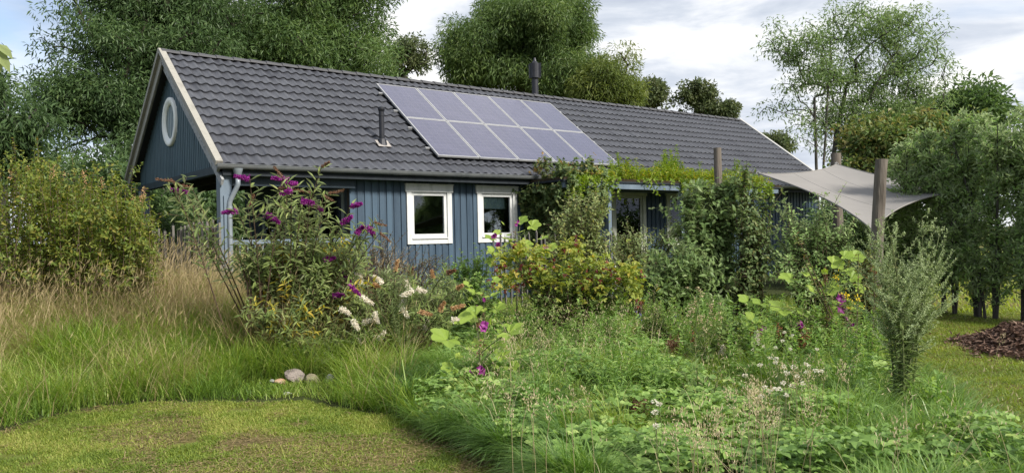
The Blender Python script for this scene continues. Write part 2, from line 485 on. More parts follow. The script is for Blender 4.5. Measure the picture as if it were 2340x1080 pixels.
def make_world():
    w = bpy.data.worlds.new('World')
    bpy.context.scene.world = w
    w.use_nodes = True
    nt = w.node_tree
    nt.nodes.clear()
    out = nt.nodes.new('ShaderNodeOutputWorld')
    bg = nt.nodes.new('ShaderNodeBackground')
    bg.inputs['Strength'].default_value = 0.110
    sky = N(nt, 'ShaderNodeTexSky', sky_type='NISHITA')
    sky.sun_disc = False
    sky.sun_elevation = math.asin(SUN_DIR[2])
    sky.sun_rotation = math.atan2(SUN_DIR[0], SUN_DIR[1])
    sky.air_density = 1.2
    sky.dust_density = .8
    tc = N(nt, 'ShaderNodeTexCoord')
    mp = N(nt, 'ShaderNodeMapping')
    mp.inputs['Scale'].default_value = (1.5, 1.5, 4.2)
    mp.inputs['Location'].default_value = (3.1, .4, .35)
    nt.links.new(tc.outputs['Generated'], mp.inputs[0])
    n1 = N(nt, 'ShaderNodeTexNoise', Scale=2.1, Detail=7, Roughness=.52, Distortion=.25)
    nt.links.new(mp.outputs[0], n1.inputs['Vector'])
    mp2 = N(nt, 'ShaderNodeMapping')
    mp2.inputs['Scale'].default_value = (1.7, 1.7, 6.5)
    mp2.inputs['Location'].default_value = (7.7, 2.2, 1.4)
    nt.links.new(tc.outputs['Generated'], mp2.inputs[0])
    n2 = N(nt, 'ShaderNodeTexNoise', Scale=2.7, Detail=7, Roughness=.56, Distortion=.3)
    nt.links.new(mp2.outputs[0], n2.inputs['Vector'])
    # cloud brightness: grey-blue undersides to near white tops
    cl = ramp(nt, n2.outputs['Fac'], [(2.7, 3.05, 3.65), (3.7, 4.0, 4.5), (4.9, 5.05, 5.3), (5.9, 5.85, 5.75)], [.32, .45, .535, .62])
    # cloud cover: less of it towards the left of the view
    sx = N(nt, 'ShaderNodeSeparateXYZ')
    nt.links.new(tc.outputs['Generated'], sx.inputs[0])
    mr = N(nt, 'ShaderNodeMapRange')
    mr.inputs['From Min'].default_value = -.62
    mr.inputs['From Max'].default_value = -.30
    mr.inputs['To Min'].default_value = .03
    mr.inputs['To Max'].default_value = .26
    nt.links.new(sx.outputs['X'], mr.inputs['Value'])
    ad = N(nt, 'ShaderNodeMath', op='ADD')
    nt.links.new(n1.outputs['Fac'], ad.inputs[0])
    nt.links.new(mr.outputs[0], ad.inputs[1])
    cov = ramp(nt, ad.outputs[0], [(0, 0, 0), (.55, .55, .55), (1, 1, 1)], [.40, .54, .70])
    hs = N(nt, 'ShaderNodeMixRGB', Fac=.7)
    hs.inputs[2].default_value = (2.4, 3.4, 5.2, 1)
    nt.links.new(sky.outputs[0], hs.inputs[1])
    mx = N(nt, 'ShaderNodeMixRGB')
    nt.links.new(cov, mx.inputs[0])
    nt.links.new(hs.outputs[0], mx.inputs[1])
    nt.links.new(cl, mx.inputs[2])
    nt.links.new(mx.outputs[0], bg.inputs['Color'])
    nt.links.new(bg.outputs[0], out.inputs[0])


make_world()
sd = bpy.data.lights.new('sun', 'SUN')
sd.energy = 3.9
sd.angle = R(13)
sd.color = (1, .94, .84)
so = bpy.data.objects.new('sun', sd)
so.rotation_euler = Vector(SUN_DIR).to_track_quat('Z', 'Y').to_euler()
C.objects.link(so)

cd = bpy.data.cameras.new('camera')
cd.sensor_width = 36
cd.sensor_fit = 'HORIZONTAL'
cd.lens = F_PX / 2340 * 36
cd.clip_start = .05
cd.clip_end = 3000
co = bpy.data.objects.new('camera', cd)
mw = Matrix.Identity(4)
for i in range(3):
    mw[i][0], mw[i][1], mw[i][2], mw[i][3] = cR[i], cU[i], -cF[i], CAM[i]
co.matrix_world = mw
C.objects.link(co)
sc = bpy.context.scene
sc.camera = co
sc.view_settings.view_transform = 'Standard'
sc.view_settings.look = 'None'
sc.view_settings.exposure = 0.85
sc.view_settings.gamma = 1
sc.render.engine = 'CYCLES'
sc.cycles.max_bounces = 6
sc.cycles.diffuse_bounces = 3
sc.cycles.glossy_bounces = 3
sc.cycles.transmission_bounces = 4
sc.cycles.transparent_max_bounces = 8
sc.cycles.use_denoising = True
sc.cycles.sample_clamp_indirect = 6

# ------------------------------------------------------------------ ground
def axis(a, b, st, lo, hi):
    mid = np.arange(a, b + 1e-6, st)
    g = [st]
    left, right = [a], [b]
    s_ = st
    while left[-1] > lo:
        s_ *= 1.35
        left.append(left[-1] - s_)
    s_ = st
    while right[-1] < hi:
        s_ *= 1.35
        right.append(right[-1] + s_)
    return np.concatenate([left[:0:-1], mid, right[1:]])


gx, gy = axis(-8, 9, .1, -900, 900), axis(2.5, 15, .1, -400, 1500)
GX, GY = np.meshgrid(gx, gy, indexing='ij')
GZ = gz(GX, GY)
mown = ((lawn_near(GX, GY + .10) & lawn_near(GX + .08, GY)) | lawn_right(GX, GY) | (GY > 27)).astype(float)


def ground_mat():
    m, nt, out = new_mat('ground_earth_and_turf')
    p = N(nt, 'ShaderNodeBsdfPrincipled', Roughness=.95)
    p.inputs['Specular IOR Level'].default_value = .1
    tc = N(nt, 'ShaderNodeTexCoord')
    n1 = N(nt, 'ShaderNodeTexNoise', Scale=5, Detail=6, Roughness=.7)
    n2 = N(nt, 'ShaderNodeTexNoise', Scale=1.6, Detail=6, Roughness=.65)
    for n in (n1, n2):
        nt.links.new(tc.outputs['Object'], n.inputs['Vector'])
    soil = ramp(nt, n1.outputs['Fac'], [(.022, .020, .010), (.040, .050, .016), (.055, .075, .022)], [.3, .5, .7])
    turf = ramp(nt, n2.outputs['Fac'], [(.11, .085, .042), (.125, .11, .036), (.105, .125, .026), (.135, .155, .032)], [.32, .44, .56, .7])
    a = N(nt, 'ShaderNodeAttribute', attribute_name='tint')
    mx = N(nt, 'ShaderNodeMixRGB')
    nt.links.new(a.outputs['Fac'], mx.inputs[0])
    nt.links.new(soil, mx.inputs[1])
    nt.links.new(turf, mx.inputs[2])
    nt.links.new(mx.outputs[0], p.inputs['Base Color'])
    b = N(nt, 'ShaderNodeBump', Strength=.6, Distance=.03)
    n3 = N(nt, 'ShaderNodeTexNoise', Scale=40, Detail=4)
    nt.links.new(tc.outputs['Object'], n3.inputs['Vector'])
    nt.links.new(n3.outputs['Fac'], b.inputs['Height'])
    nt.links.new(b.outputs[0], p.inputs['Normal'])
    nt.links.new(p.outputs[0], out.inputs[0])
    return m


g = MB()
g.grid(np.stack([GX, GY, GZ], -1).transpose(1, 0, 2), mown.T.ravel())
tag(g.build('ground', ground_mat(), smooth=True), kind='structure')


# ------------------------------------------------------------------ the cottage (local axes: x along the house, y away from the viewer, z up from its ground)
YAW = 0.9124
HA = np.array([math.sin(YAW), math.cos(YAW), 0])
HB = np.array([-math.cos(YAW), math.sin(YAW), 0])
HZ0 = 0.2
H0 = np.array([-4.744, 12.708, HZ0])
ROT = math.pi / 2 - YAW
W_, H_, LEN = 3.34, 2.454, 18.32
ZE = 2.559
SL = math.hypot(W_, H_)
PITCH = math.atan2(H_, W_)


def hw(a, b, z):
    return H0 + a * HA + b * HB + np.array([0, 0, z])


def rp(a, s, o=0.0):
    return np.stack([a, s * W_ / SL - o * H_ / SL, ZE + s * H_ / SL + o * W_ / SL], -1)


def rpb(a, s, o=0.0):                                       # the rear slope
    p = rp(a, s, o)
    p[..., 1] = 2 * W_ - p[..., 1]
    return p


house = thing('cottage', 'long blue timber cottage with dark tiled roof and open porch at its left end', 'house', H0, rot=(0, 0, ROT))

# tiled roof: waves along the length, a step at the foot of every course
ncol = 965
ac = np.linspace(.06, LEN, ncol)
wv = .034 * (.5 + .5 * np.cos(2 * math.pi * ac / .19)) ** 1.3
ROW = SL / 13
rows = []
for k in range(13):
    s0 = k * ROW
    jit = rng.normal(0, .0012, ncol)
    rows += [(s0 - .012, wv - .004 if k else wv * 0 - .05), (s0 - .022, wv + .036 + jit), (s0 + .012, wv + .040 + jit), (s0 + ROW * .5, wv + .018), (s0 + ROW * .98, wv + .001)]
G = np.stack([rp(ac, np.full(ncol, s), o) for s, o in rows], 0)
roof = MB()
tile_id = np.floor(ac / .19 + .5).astype(int)
roof.grid(G, np.concatenate([np.clip(.5 + .28 * np.sin(tile_id * 12.9898 + (k // 5) * 78.233) + .2 * np.sin(tile_id * 3.1 + (k // 5) * 7.7), 0, 1) for k in range(len(rows))]))
ab = np.linspace(.06, LEN, 60)
SB = SL * .925
Gb = np.stack([rpb(ab, np.full(60, s), np.full(60, o)) for s, o in ((SL - SB, -.01), (SL - SB, .03), (SL, .03))], 0)
roof.grid(Gb[::-1])
for f, s0 in ((rp, 0.0), (rpb, SL - SB)):                   # boarded underside
    a2 = np.array([.08, LEN - .02])
    roof.grid(np.stack([f(a2, np.full(2, s), np.full(2, -.06)) for s in (s0, SL)], 0))
roof_o = roof.build('roof', M_tile, house)

rc = MB()
na = int(LEN / .34)
for i in range(na):
    a0, a1 = .04 + i * (LEN - .04) / na, .04 + (i + 1) * (LEN - .04) / na + .03
    th = np.linspace(-1.25, 1.25, 9)
    pr = []
    for a, r in ((a0, .118), (a0, .128), (a1 - .05, .112), (a1, .112)):
        pr.append(np.stack([np.full(9, a), W_ + np.sin(th) * r * 1.05, ZE + H_ + np.cos(th) * r - .045], -1))
    rc.grid(np.array(pr))
rc.build('ridge_cap', M_ridge, roof_o)

# verge boards
for nm, a_, ends in (('verge_board', 0.0, 1), ('verge_board', LEN, 1)):
    v = MB()
    for f, s0 in ((rp, -.02), (rpb, SL - SB)):
        P = f(np.array([a_ + .05, a_ + .05]), np.array([s0, SL + .03]), np.array([.035, .035]))
        nrm_up = np.array([0, -H_ / SL if f is rp else H_ / SL, W_ / SL])
        v.bar(P[0], P[1], .115, .085, nrm_up)
    v.build(nm, M_verge if a_ == 0 else surf('pale_verge_metal', (.30, .30, .30), (.40, .40, .39), 8, .6, .3), house)
bb = MB()
P = rp(np.array([.075, .075]), np.array([.02, SL - .02]), np.array([-.085, -.085]))
bb.bar(P[0], P[1], .045, .15, (0, -H_ / SL, W_ / SL))
P = rp(np.array([.11, .11]), np.array([-.16, SL - .1]), np.array([-.235, -.235]))
bb.bar(P[0], P[1], .04, .11, (0, -H_ / SL, W_ / SL))
tag(bb.build('barge_board', M_verge2, house), 'flaking grey barge board under the near verge')
bb = MB()
P = rpb(np.array([.075, .075]), np.array([SL - SB - .02, SL - .02]), np.array([-.075, -.075]))
bb.bar(P[0], P[1], .05, .17, (0, H_ / SL, W_ / SL))
P = rpb(np.array([.045, .045]), np.array([SL - SB, SL - .1]), np.array([-.20, -.20]))
bb.bar(P[0], P[1], .03, .08, (0, H_ / SL, W_ / SL))
bb.build('barge_board', M_verge, house)

# gutter with brackets, funnel and downpipe
gt = MB()
th = np.linspace(-.1, math.pi + .1, 11)
gp = []
for a in np.linspace(.0, LEN - .1, 70):
    gp.append(np.stack([np.full(11, a), -.055 + np.cos(th) * .068, ZE + .012 - np.sin(th) * .068 - .02], -1))
gt.grid(np.array(gp))
gt.tube([(.0, -.123, ZE - .004), (LEN - .1, -.123, ZE - .004)], .009, 6)
for a in np.arange(1.7, LEN, 3.0):
    gt.grid(np.array([np.stack([np.full(11, aa), -.055 + np.cos(th) * .073, ZE - .008 - np.sin(th) * .073], -1) for aa in (a, a + .07)]))
gt.grid(np.array([[(0.001, -.12, ZE - .005), (.001, .01, ZE - .005)], [(.001, -.1, ZE - .07), (.001, -.01, ZE - .07)]]))
gto = gt.build('gutter', M_gutter, house)
dp = MB()
dp.lathe((.34, -.055, ZE - .26), [(.038, 0), (.038, .06), (.052, .075), (.085, .20)], 14)
dp.tube([(.34, -.055, ZE - .20), (.34, -.055, ZE - .32), (.325, -.03, ZE - .37), (.25, .045, ZE - .56), (.235, .06, ZE - .62), (.235, .062, ZE - 1.2), (.235, .062, .0)], .040, 12)
for z in (ZE - .72, ZE - 1.75):
    dp.lathe((.235, .062, z), [(.047, 0), (.047, .05)], 12)
dp.build('downpipe', surf('zinc_downpipe', (.17, .20, .23), (.22, .25, .28), 6, .45, .5, .15), house, smooth=True)

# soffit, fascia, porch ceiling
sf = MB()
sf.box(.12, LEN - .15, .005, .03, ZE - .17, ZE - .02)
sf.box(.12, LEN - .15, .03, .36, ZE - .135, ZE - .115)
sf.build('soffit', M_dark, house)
cl = MB()
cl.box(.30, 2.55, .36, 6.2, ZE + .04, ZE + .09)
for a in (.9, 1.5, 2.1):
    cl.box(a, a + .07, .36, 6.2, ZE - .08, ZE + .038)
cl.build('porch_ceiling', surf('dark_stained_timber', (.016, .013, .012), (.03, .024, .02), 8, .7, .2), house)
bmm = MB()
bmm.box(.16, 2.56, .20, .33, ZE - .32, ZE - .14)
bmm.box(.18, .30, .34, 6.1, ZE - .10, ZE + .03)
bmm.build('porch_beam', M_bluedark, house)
for (a, b, w, m) in ((.10, .10, .19, M_bluegrey), (.16, 5.72, .19, M_bluegrey)):
    p = MB()
    p.box(a, a + w, b, b + w, 0, ZE - .10 if b > 1 else ZE - .14)
    if b < 1:
        p.box(a + .05, a + w - .05, b - .03, b - .001, .1, ZE - .5)
    p.build('porch_post', m, house)
rl = MB()
rl.bar((.3, .25, 1.30), (2.5, .25, 1.30), .05, .07)
rl.bar((.3, .25, .55), (2.5, .25, .55), .04, .07)
for a in np.arange(.45, 2.5, .13):
    rl.bar((a, .25, .55), (a, .25, 1.27), .03, .02, (1, 0, 0))
rl.build('porch_railing', M_bluegrey, house)

# front wall, boards proud of each other, opened for the windows and doors
B0 = .35
OPEN = [(3.80, 4.62, 1.30, 2.20), (5.46, 6.28, 1.30, 2.20), (7.30, 8.15, 1.10, 2.20), (9.32, 10.28, .05, 2.22), (11.24, 12.14, 1.10, 2.22)]
fw = MB()


def board(mb, a0, a1, b0, b1, z0, z1, t):
    """one upright board, cut where an opening crosses it"""
    cuts = sorted({a0, a1} | {c for o in OPEN for c in o[:2] if a0 < c < a1})
    for x0, x1 in zip(cuts[:-1], cuts[1:]):
        mid = (x0 + x1) / 2
        o = next((o for o in OPEN if o[0] < mid < o[1]), None)
        if o is None:
            mb.box(x0, x1, b0, b1, z0, z1, t)
        else:
            if o[2] > z0 + .02:
                mb.box(x0, x1, b0, b1, z0, o[2], t)
            if o[3] < z1 - .02:
                mb.box(x0, x1, b0, b1, o[3], z1, t)


a = 2.51
k = 0
while a < LEN - .45:
    w1 = .098 + rng.normal(0, .002)
    fr = rng.normal(0, .002)
    board(fw, a, a + w1, B0 - .024 + fr, B0, .02, ZE - .115, rng.random())
    board(fw, a + w1, a + .153, B0 - .004, B0 + .001, .02, ZE - .116, rng.random() * .5)
    a += .153
fwall = fw.build('front_wall', M_blue, house)
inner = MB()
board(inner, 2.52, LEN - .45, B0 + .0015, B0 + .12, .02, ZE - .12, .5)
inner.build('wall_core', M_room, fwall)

ow = MB()
ow.box(LEN - .45, LEN - .33, B0 - .02, 6.0, 0, ZE)
nz = 30
for i in range(nz):                                          # right gable
    b0 = .4 + i * (5.9 - .4) / nz
    b1 = .4 + (i + 1) * (5.9 - .4) / nz
    ow.box(LEN - .44, LEN - .34, b0, b1 - .002, ZE, ZE + min(min(b0, 2 * W_ - b0), min(b1, 2 * W_ - b1)) * H_ / W_ - .05)
ow.build('end_wall', M_blue, house)
bw = MB()
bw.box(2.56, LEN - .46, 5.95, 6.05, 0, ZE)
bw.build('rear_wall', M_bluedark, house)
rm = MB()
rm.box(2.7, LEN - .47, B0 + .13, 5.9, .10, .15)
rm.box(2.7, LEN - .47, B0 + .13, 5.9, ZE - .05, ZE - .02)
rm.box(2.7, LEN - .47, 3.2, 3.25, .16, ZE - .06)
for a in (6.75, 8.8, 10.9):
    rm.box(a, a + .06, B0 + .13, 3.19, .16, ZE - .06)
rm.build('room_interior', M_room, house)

# porch partition with glazed doors
pt = MB()
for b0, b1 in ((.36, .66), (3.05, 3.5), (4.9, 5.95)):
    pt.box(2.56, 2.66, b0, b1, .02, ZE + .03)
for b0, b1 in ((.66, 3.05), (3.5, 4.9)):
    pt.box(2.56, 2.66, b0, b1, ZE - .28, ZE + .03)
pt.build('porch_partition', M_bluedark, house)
for b0, b1 in ((.68, 1.84), (1.86, 3.03), (3.52, 4.88)):
    d = MB()
    d.box(2.55, 2.62, b0, b0 + .10, .05, ZE - .29)
    d.box(2.55, 2.62, b1 - .10, b1, .05, ZE - .29)
    d.box(2.551, 2.62, b0 + .10, b1 - .10, ZE - .40, ZE - .29)
    d.box(2.551, 2.62, b0 + .10, b1 - .10, .05, .30)
    do = d.build('porch_door', surf('grey_door_paint', (.16, .19, .19), (.21, .24, .235), 5, .5, .3), house)
    q = MB()
    q.box(2.58, 2.59, b0 + .10, b1 - .10, .30, ZE - .40)
    q.build('pane', M_glass, do)
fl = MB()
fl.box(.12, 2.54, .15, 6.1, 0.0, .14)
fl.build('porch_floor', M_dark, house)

# gable cladding above the porch
gb = MB()
b = .62
while b < 5.98:
    b1 = b + .115
    zt = ZE + min(min(b, 2 * W_ - b), min(b1, 2 * W_ - b1)) * H_ / W_ - .10
    zb = ZE + .03
    dz = rng.normal(0, .001)
    if zt > zb + .02:
        gb.box(.225 + dz, .26, b, b + .072, zb, zt)
        gb.box(.253, .261, b + .072, b1, zb + .004, zt - .004)
    b = b1
gab = gb.build('gable_cladding', surf('gable_blue_paint', (.046, .082, .108), (.076, .122, .152), 7, .6, .3, 0, .25, (1, 1, .1), c3=(.058, .10, .128), bscale=40), house)
rb, rz = 3.44, ZE + 1.13
fr = MB()
pr = np.array([(.48, .0), (.48, .045), (.46, .06), (.385, .055), (.365, .03), (.335, .03), (.33, 0)])
fr.lathe((.234, rb, rz), pr, 48, axis=(-1, 0, 0))
rw = fr.build('round_window', surf('round_window_white', (.70, .72, .70), (.8, .81, .79), 5, .5, .4), house, smooth=True)
pn = MB()
a_ = np.arange(40) * 2 * math.pi / 40
V = [(.228, rb, rz)] + [(.228, rb + .345 * math.cos(t), rz + .345 * math.sin(t)) for t in a_]
pn.add(V, [(0, i + 1, (i + 1) % 40 + 1) for i in range(40)])
pn.build('pane', surf('pale_window_backing', (.30, .33, .27), (.36, .39, .33), 3, .15, .6), rw)


def window(a0, a1, z0, z1, mat, name='window', blind=0, sill=True):
    """casing round an opening a0..a1, z0..z1"""
    cw = .105
    f = MB()
    bf = B0 - .052
    f.box(a0 - cw, a0, bf, B0 - .001, z0 - cw * 1.05, z1)
    f.box(a1, a1 + cw, bf, B0 - .001, z0 - cw * 1.05, z1)
    f.box(a0 - cw - .03, a1 + cw + .03, bf - .012, B0 - .001, z1 + .001, z1 + cw * 1.35)
    f.box(a0 - cw - .04, a1 + cw + .04, bf - .03, B0 - .001, z1 + cw * 1.35 + .001, z1 + cw * 1.35 + .022)
    if sill:
        f.box(a0 + .001, a1 - .001, bf + .008, B0 - .001, z0 - cw * 1.05, z0 - .012)
        f.box(a0 + .001, a1 - .001, bf - .02, B0 + .04, z0 - .011, z0 + .012)
    fo = f.build(name, mat, house)
    s = MB()
    sw = .065
    s.box(a0 + .002, a0 + sw, B0 - .022, B0 + .03, z0 + .013, z1 - .002)
    s.box(a1 - sw, a1 - .002, B0 - .022, B0 + .03, z0 + .013, z1 - .002)
    s.box(a0 + sw, a1 - sw, B0 - .021, B0 + .03, z1 - sw, z1 - .003)
    s.box(a0 + sw, a1 - sw, B0 - .021, B0 + .03, z0 + .013, z0 + sw + .02)
    s.build('sash', mat, fo)
    q = MB()
    q.box(a0 + sw, a1 - sw, B0 + .002, B0 + .008, z0 + sw + .02, z1 - sw)
    q.build('pane', M_glass, fo)
    if blind:
        q = MB()
        q.box(a0 + sw + .01, a1 - sw - .01, B0 + .03, B0 + .036, z1 - sw - blind, z1 - sw - .001)
        q.build('roller_blind', M_blind, fo)
    return fo


for i, o in enumerate(OPEN):
    if i == 3:
        dr = window(*o[:4], M_greenwhite, 'door', sill=False)
        b_ = MB()
        b_.box(o[0] + .30, o[0] + .34, B0 + .10, B0 + .12, .4, 2.1)
        b_.build('mullion', M_greenwhite, dr)
    else:
        window(*o, M_white if i < 2 else M_greenwhite, blind=.25 if i == 1 else 0)

# flue through the ridge, vent through the front slope
ch = MB()
ca, cb = 9.70, 3.62
zc = ZE + H_
ch.lathe((ca, cb, zc - .5), [(.088, 0), (.088, 1.06)], 20)
ch.lathe((ca, cb, zc + .56), [(.088, 0), (.148, .005), (.152, .40), (.13, .40), (.12, .03)], 20)
for k in range(4):
    t = k * math.pi / 2 + .5
    ch.bar((ca + .154 * math.cos(t), cb + .154 * math.sin(t), zc + .60), (ca + .154 * math.cos(t), cb + .154 * math.sin(t), zc + .97), .02, .05, (math.cos(t), math.sin(t), 0))
ch.lathe((ca, cb, zc + .97), [(.11, -.06), (.11, -.02), (.05, .06), (.025, .15), (.0, .155)], 16)
ch.build('flue', M_black, roof_o, smooth=False)
vt = MB()
vp = rp(np.array([3.44]), np.array([.96]), np.array([.0]))[0]
vt.lathe(vp - np.array([0, 0, .1]), [(.052, 0), (.052, .66), (.060, .665), (.060, .70), (.052, .705), (.052, .75), (.07, .80), (.07, .84), (.045, .85)], 18)
vt.lathe(vp, [(.13, -.07), (.10, .03), (.075, .12), (.062, .13)], 18)
vt.build('vent_pipe', M_black, roof_o)
vt = MB()
c = rp(np.array([3.30, 3.58]), np.array([.83, .83]), np.array([.052, .052]))
d_ = rp(np.array([3.30, 3.58]), np.array([1.05, 1.05]), np.array([.062, .062]))
vt.add([c[0], c[1], d_[1], d_[0]], None, [(0, 1, 2, 3)])
vt.build('vent_flashing', surf('pale_lead_flashing', (.20, .19, .18), (.36, .33, .31), 9, .6, .3), roof_o)

# solar panels, each its own thing, on rails clamped to the roof
A0S, S0S, PH = 4.41, .438, 1.549
ROTP = (Matrix.Rotation(ROT, 3, 'Z') @ Matrix.Rotation(PITCH, 3, 'X')).to_euler()


def roofworld(a, s, o):
    return hw(*rp(np.array([a]), np.array([s]), np.array([o]))[0])


def make_panel():
    t = thing('solar_panel', 'x', 'solar panel', group='solar panels on the tiled roof', rot=ROTP)
    w, h, th, fw_ = 1.004, PH - .008, .036, .030
    f = MB()
    f.box(0, fw_, 0, h, 0, th)
    f.box(w - fw_, w, 0, h, 0, th)
    f.box(fw_, w - fw_, 0, fw_, 0, th)
    f.box(fw_, w - fw_, h - fw_, h, 0, th)
    f.build('panel_frame', M_alu, t)
    c = MB()
    c.box(fw_, w - fw_, fw_, h - fw_, .006, th - .004)
    c.build('cell_glass', M_solar, t)
    return t


ORD = ['leftmost', 'second from the left', 'middle', 'fourth from the left', 'rightmost']
p0 = make_panel()
for j in range(2):
    for i in range(5):
        if i == 0 and j == 0:
            p = p0
        else:
            p = p0.copy()
            C.objects.link(p)
            for chd in p0.children:
                q = chd.copy()
                C.objects.link(q)
                q.parent = p
        p.location = roofworld(A0S + i * 1.02, S0S + j * (PH + .004), .105)
        p['label'] = 'framed bluish solar panel, %s of the %s row on the roof' % (ORD[i], 'lower' if j == 0 else 'upper')
for i, s in enumerate((.80, 1.62, 2.35, 3.15)):
    r = MB()
    r.bar((-.10, 0, 0), (5.2, 0, 0), .04, .036)
    for a in np.arange(.1, 5.2, 1.2):
        r.bar((a, -.0, -.08), (a, .0, -.018), .03, .03, (0, 1, 0))
    ro = r.build('mounting_rail', M_alu)
    ro.location = roofworld(A0S, s, .085)
    ro.rotation_euler = ROTP
    tag(ro, ['lowest', 'second lowest', 'second highest', 'highest'][i] + ' metal rail under the solar panels, its end clamp showing at their left edge', 'rail', 'rails carrying the solar panels')

# lean-to canopy along the front, planted on top
cn = thing('canopy', 'low blue framed canopy along the cottage front with plants growing on its flat roof', 'canopy', hw(7, 0, 0), rot=(0, 0, ROT))
CX = 7.0
m = MB()
m.bar((-.45, -1.0, ZE - .235), (6.9, -1.0, ZE - .235), .09, .12)
m.bar((-.45, -.05, ZE - .24), (6.9, -.05, ZE - .24), .06, .10)
m.build('beam', M_bluegrey, cn)
m = MB()
m.box(-.5, 7.0, -1.08, -.03, ZE - .17, ZE - .135)
m.build('deck', M_dark, cn)
m = MB()
m.box(-.5, 7.0, -1.075, -.03, ZE - .134, ZE - .085)
m.build('soil_layer', M_soil, cn)
for a in (.77, 3.1, 5.6):
    m = MB()
    m.box(a, a + .09, -1.045, -.955, 0, ZE - .296)
    m.build('post', M_bluegrey if a != 3.1 else surf('pale_blue_post', (.22, .28, .34), (.28, .34, .40), 5, .5, .4), cn)


# ------------------------------------------------------------------ sail and its posts
def wood_post(top, base, r0, r1, label, tilt=.0):
    o = MB()
    n = 14
    top, base = np.array(top), np.array(base)
    t = np.linspace(0, 1, n)[:, None]
    P = base + (top - base) * t
    P[:, 0] += np.sin(t[:, 0] * 5) * .008
    k = 18
    o.tube(P, np.linspace(r0, r1, n), k, wob=.10)
    po = o.build('wooden_post', M_wood, base=base, smooth=False)
    return tag(po, label, 'post', 'weathered wooden posts')


pr_top = at(2016, 364, 11.0)
pr_bot = np.array([at(1992, 640, 11.0)[0] - .03, 11.0, 0.0])
wood_post(pr_top, pr_bot, .088, .080, 'thick weathered post holding the lowest corner of the grey sail')
pb_top = at(1911, 350, 16.6)
wood_post(pb_top, (pb_top[0], 16.6, .1), .12, .10, 'pale weathered post behind the sail, at its highest corner')
pl_top = at(1640, 338, 17.6)
wood_post(pl_top, (pl_top[0] + .02, 17.6, .2), .095, .085, 'dark cracked post standing in front of the planted canopy')

cn4 = [at(1733, 396, 15.0), at(1912, 375, 16.45), at(2215, 432, 13.6), at(1996, 527, 11.12)]
n = 26
u = np.linspace(-1, 1, n)
Ug, Vg = np.meshgrid(u, u, indexing='ij')
k_ = .20
U2, V2 = Ug * (1 - k_ * (1 - Vg ** 2)), Vg * (1 - k_ * (1 - Ug ** 2))
wts = [(1 - U2) * (1 - V2) / 4, (1 + U2) * (1 - V2) / 4, (1 + U2) * (1 + V2) / 4, (1 - U2) * (1 + V2) / 4]
SP = sum(w[..., None] * c for w, c in zip(wts, cn4))
SP[..., 2] -= .13 * (1 - Ug ** 2) * (1 - Vg ** 2)
s = MB()
s.grid(SP)
low = SP.copy()
low[..., 2] -= .004
s.grid(low[::-1])
sail = thing('shade_sail', 'grey canvas shade sail stretched between posts beside the cottage', 'shade sail', SP[n // 2, n // 2])
sb = np.array(sail.location)
s.build('cloth', M_sail, sail, sb, smooth=True)
hm = MB()
for e in (SP[0], SP[-1], SP[:, 0], SP[:, -1]):
    hm.tube(e, .012, 5)
hm.build('hem', M_sail, sail, sb)
for i_ in (8, 17):
    sm_ = MB()
    sm_.tube(SP[i_] + np.array([0, 0, -.001]), .005, 4)
    sm_.build('seam', M_sail, sail, sb)
for c in cn4:
    rg = MB()
    a_ = np.linspace(0, 2 * math.pi, 13)
    rg.tube(c + np.stack([.035 * np.cos(a_), .01 * np.sin(a_), .035 * np.sin(a_)], 1), .006, 5)
    rg.build('ring', M_alu, sail, sb)
for c, d in ((cn4[0], cn4[0] + np.array([-.5, .35, .12])), (cn4[2], cn4[2] + np.array([.9, .1, .18])), (cn4[3], at(2003, 520, 11.02)), (cn4[1], at(1911, 365, 16.6))):
    rp_ = MB()
    rp_.tube([c, d], .008, 5)
    rp_.build('rope', M_pale, sail, sb)

# ------------------------------------------------------------------ paling fences
def fence(p, q, n, h, label, lean=.03):
    p, q = np.array(p, float), np.array(q, float)
    t = thing('paling_fence', label, 'fence', p)
    dirn = nrm(q - p)
    for i in range(n):
        m = MB()
        c = p + (q - p) * (i + rng.uniform(-.12, .12)) / (n - 1)
        c[2] = float(gz(c[0], c[1]))
        hh = h * rng.uniform(.93, 1.05)
        tp_ = c + np.array([0, 0, hh]) + dirn * rng.normal(0, lean)
        w = rng.uniform(.028, .042)
        m.bar(c, tp_, w, .018, dirn)
        m.add([tp_ - dirn * w / 2 * .9, tp_ + dirn * w / 2 * .9, tp_ + np.array([0, 0, .06])], [(0, 1, 2)])
        m.build('pale', M_pale, t, p)
    w = MB()
    for z in (.35, h * .8):
        P = np.linspace(p, q, 30)
        P[:, 2] = gz(P[:, 0], P[:, 1]) + z + .01 * np.sin(np.arange(30) * 2.1)
        w.tube(P + np.array([0, -.012, 0]), .004, 4)
        w.tube(P + np.array([0, .012, .012]), .004, 4)
    w.build('wire', surf('rusty_wire', (.10, .085, .075), None, 5, .7), t, p)
    return t


fence(at(338, 600, 13.8) * [1, 1, 0], at(505, 600, 12.4) * [1, 1, 0], 19, 1.42, 'grey chestnut paling fence behind the dry grass under the porch')
fence(hw(4.4, -1.55, 0) * [1, 1, 0], hw(7.4, -1.55, 0) * [1, 1, 0], 26, 1.30, 'grey paling fence below the second window, half hidden by plants')

# ------------------------------------------------------------------ trees
def bez(p0, p1, p2, n):
    t = np.linspace(0, 1, n)[:, None]
    return (1 - t) ** 2 * p0 + 2 * t * (1 - t) * p1 + t * t * p2


def rvec(n):
    return nrm(rng.normal(size=(n, 3)))


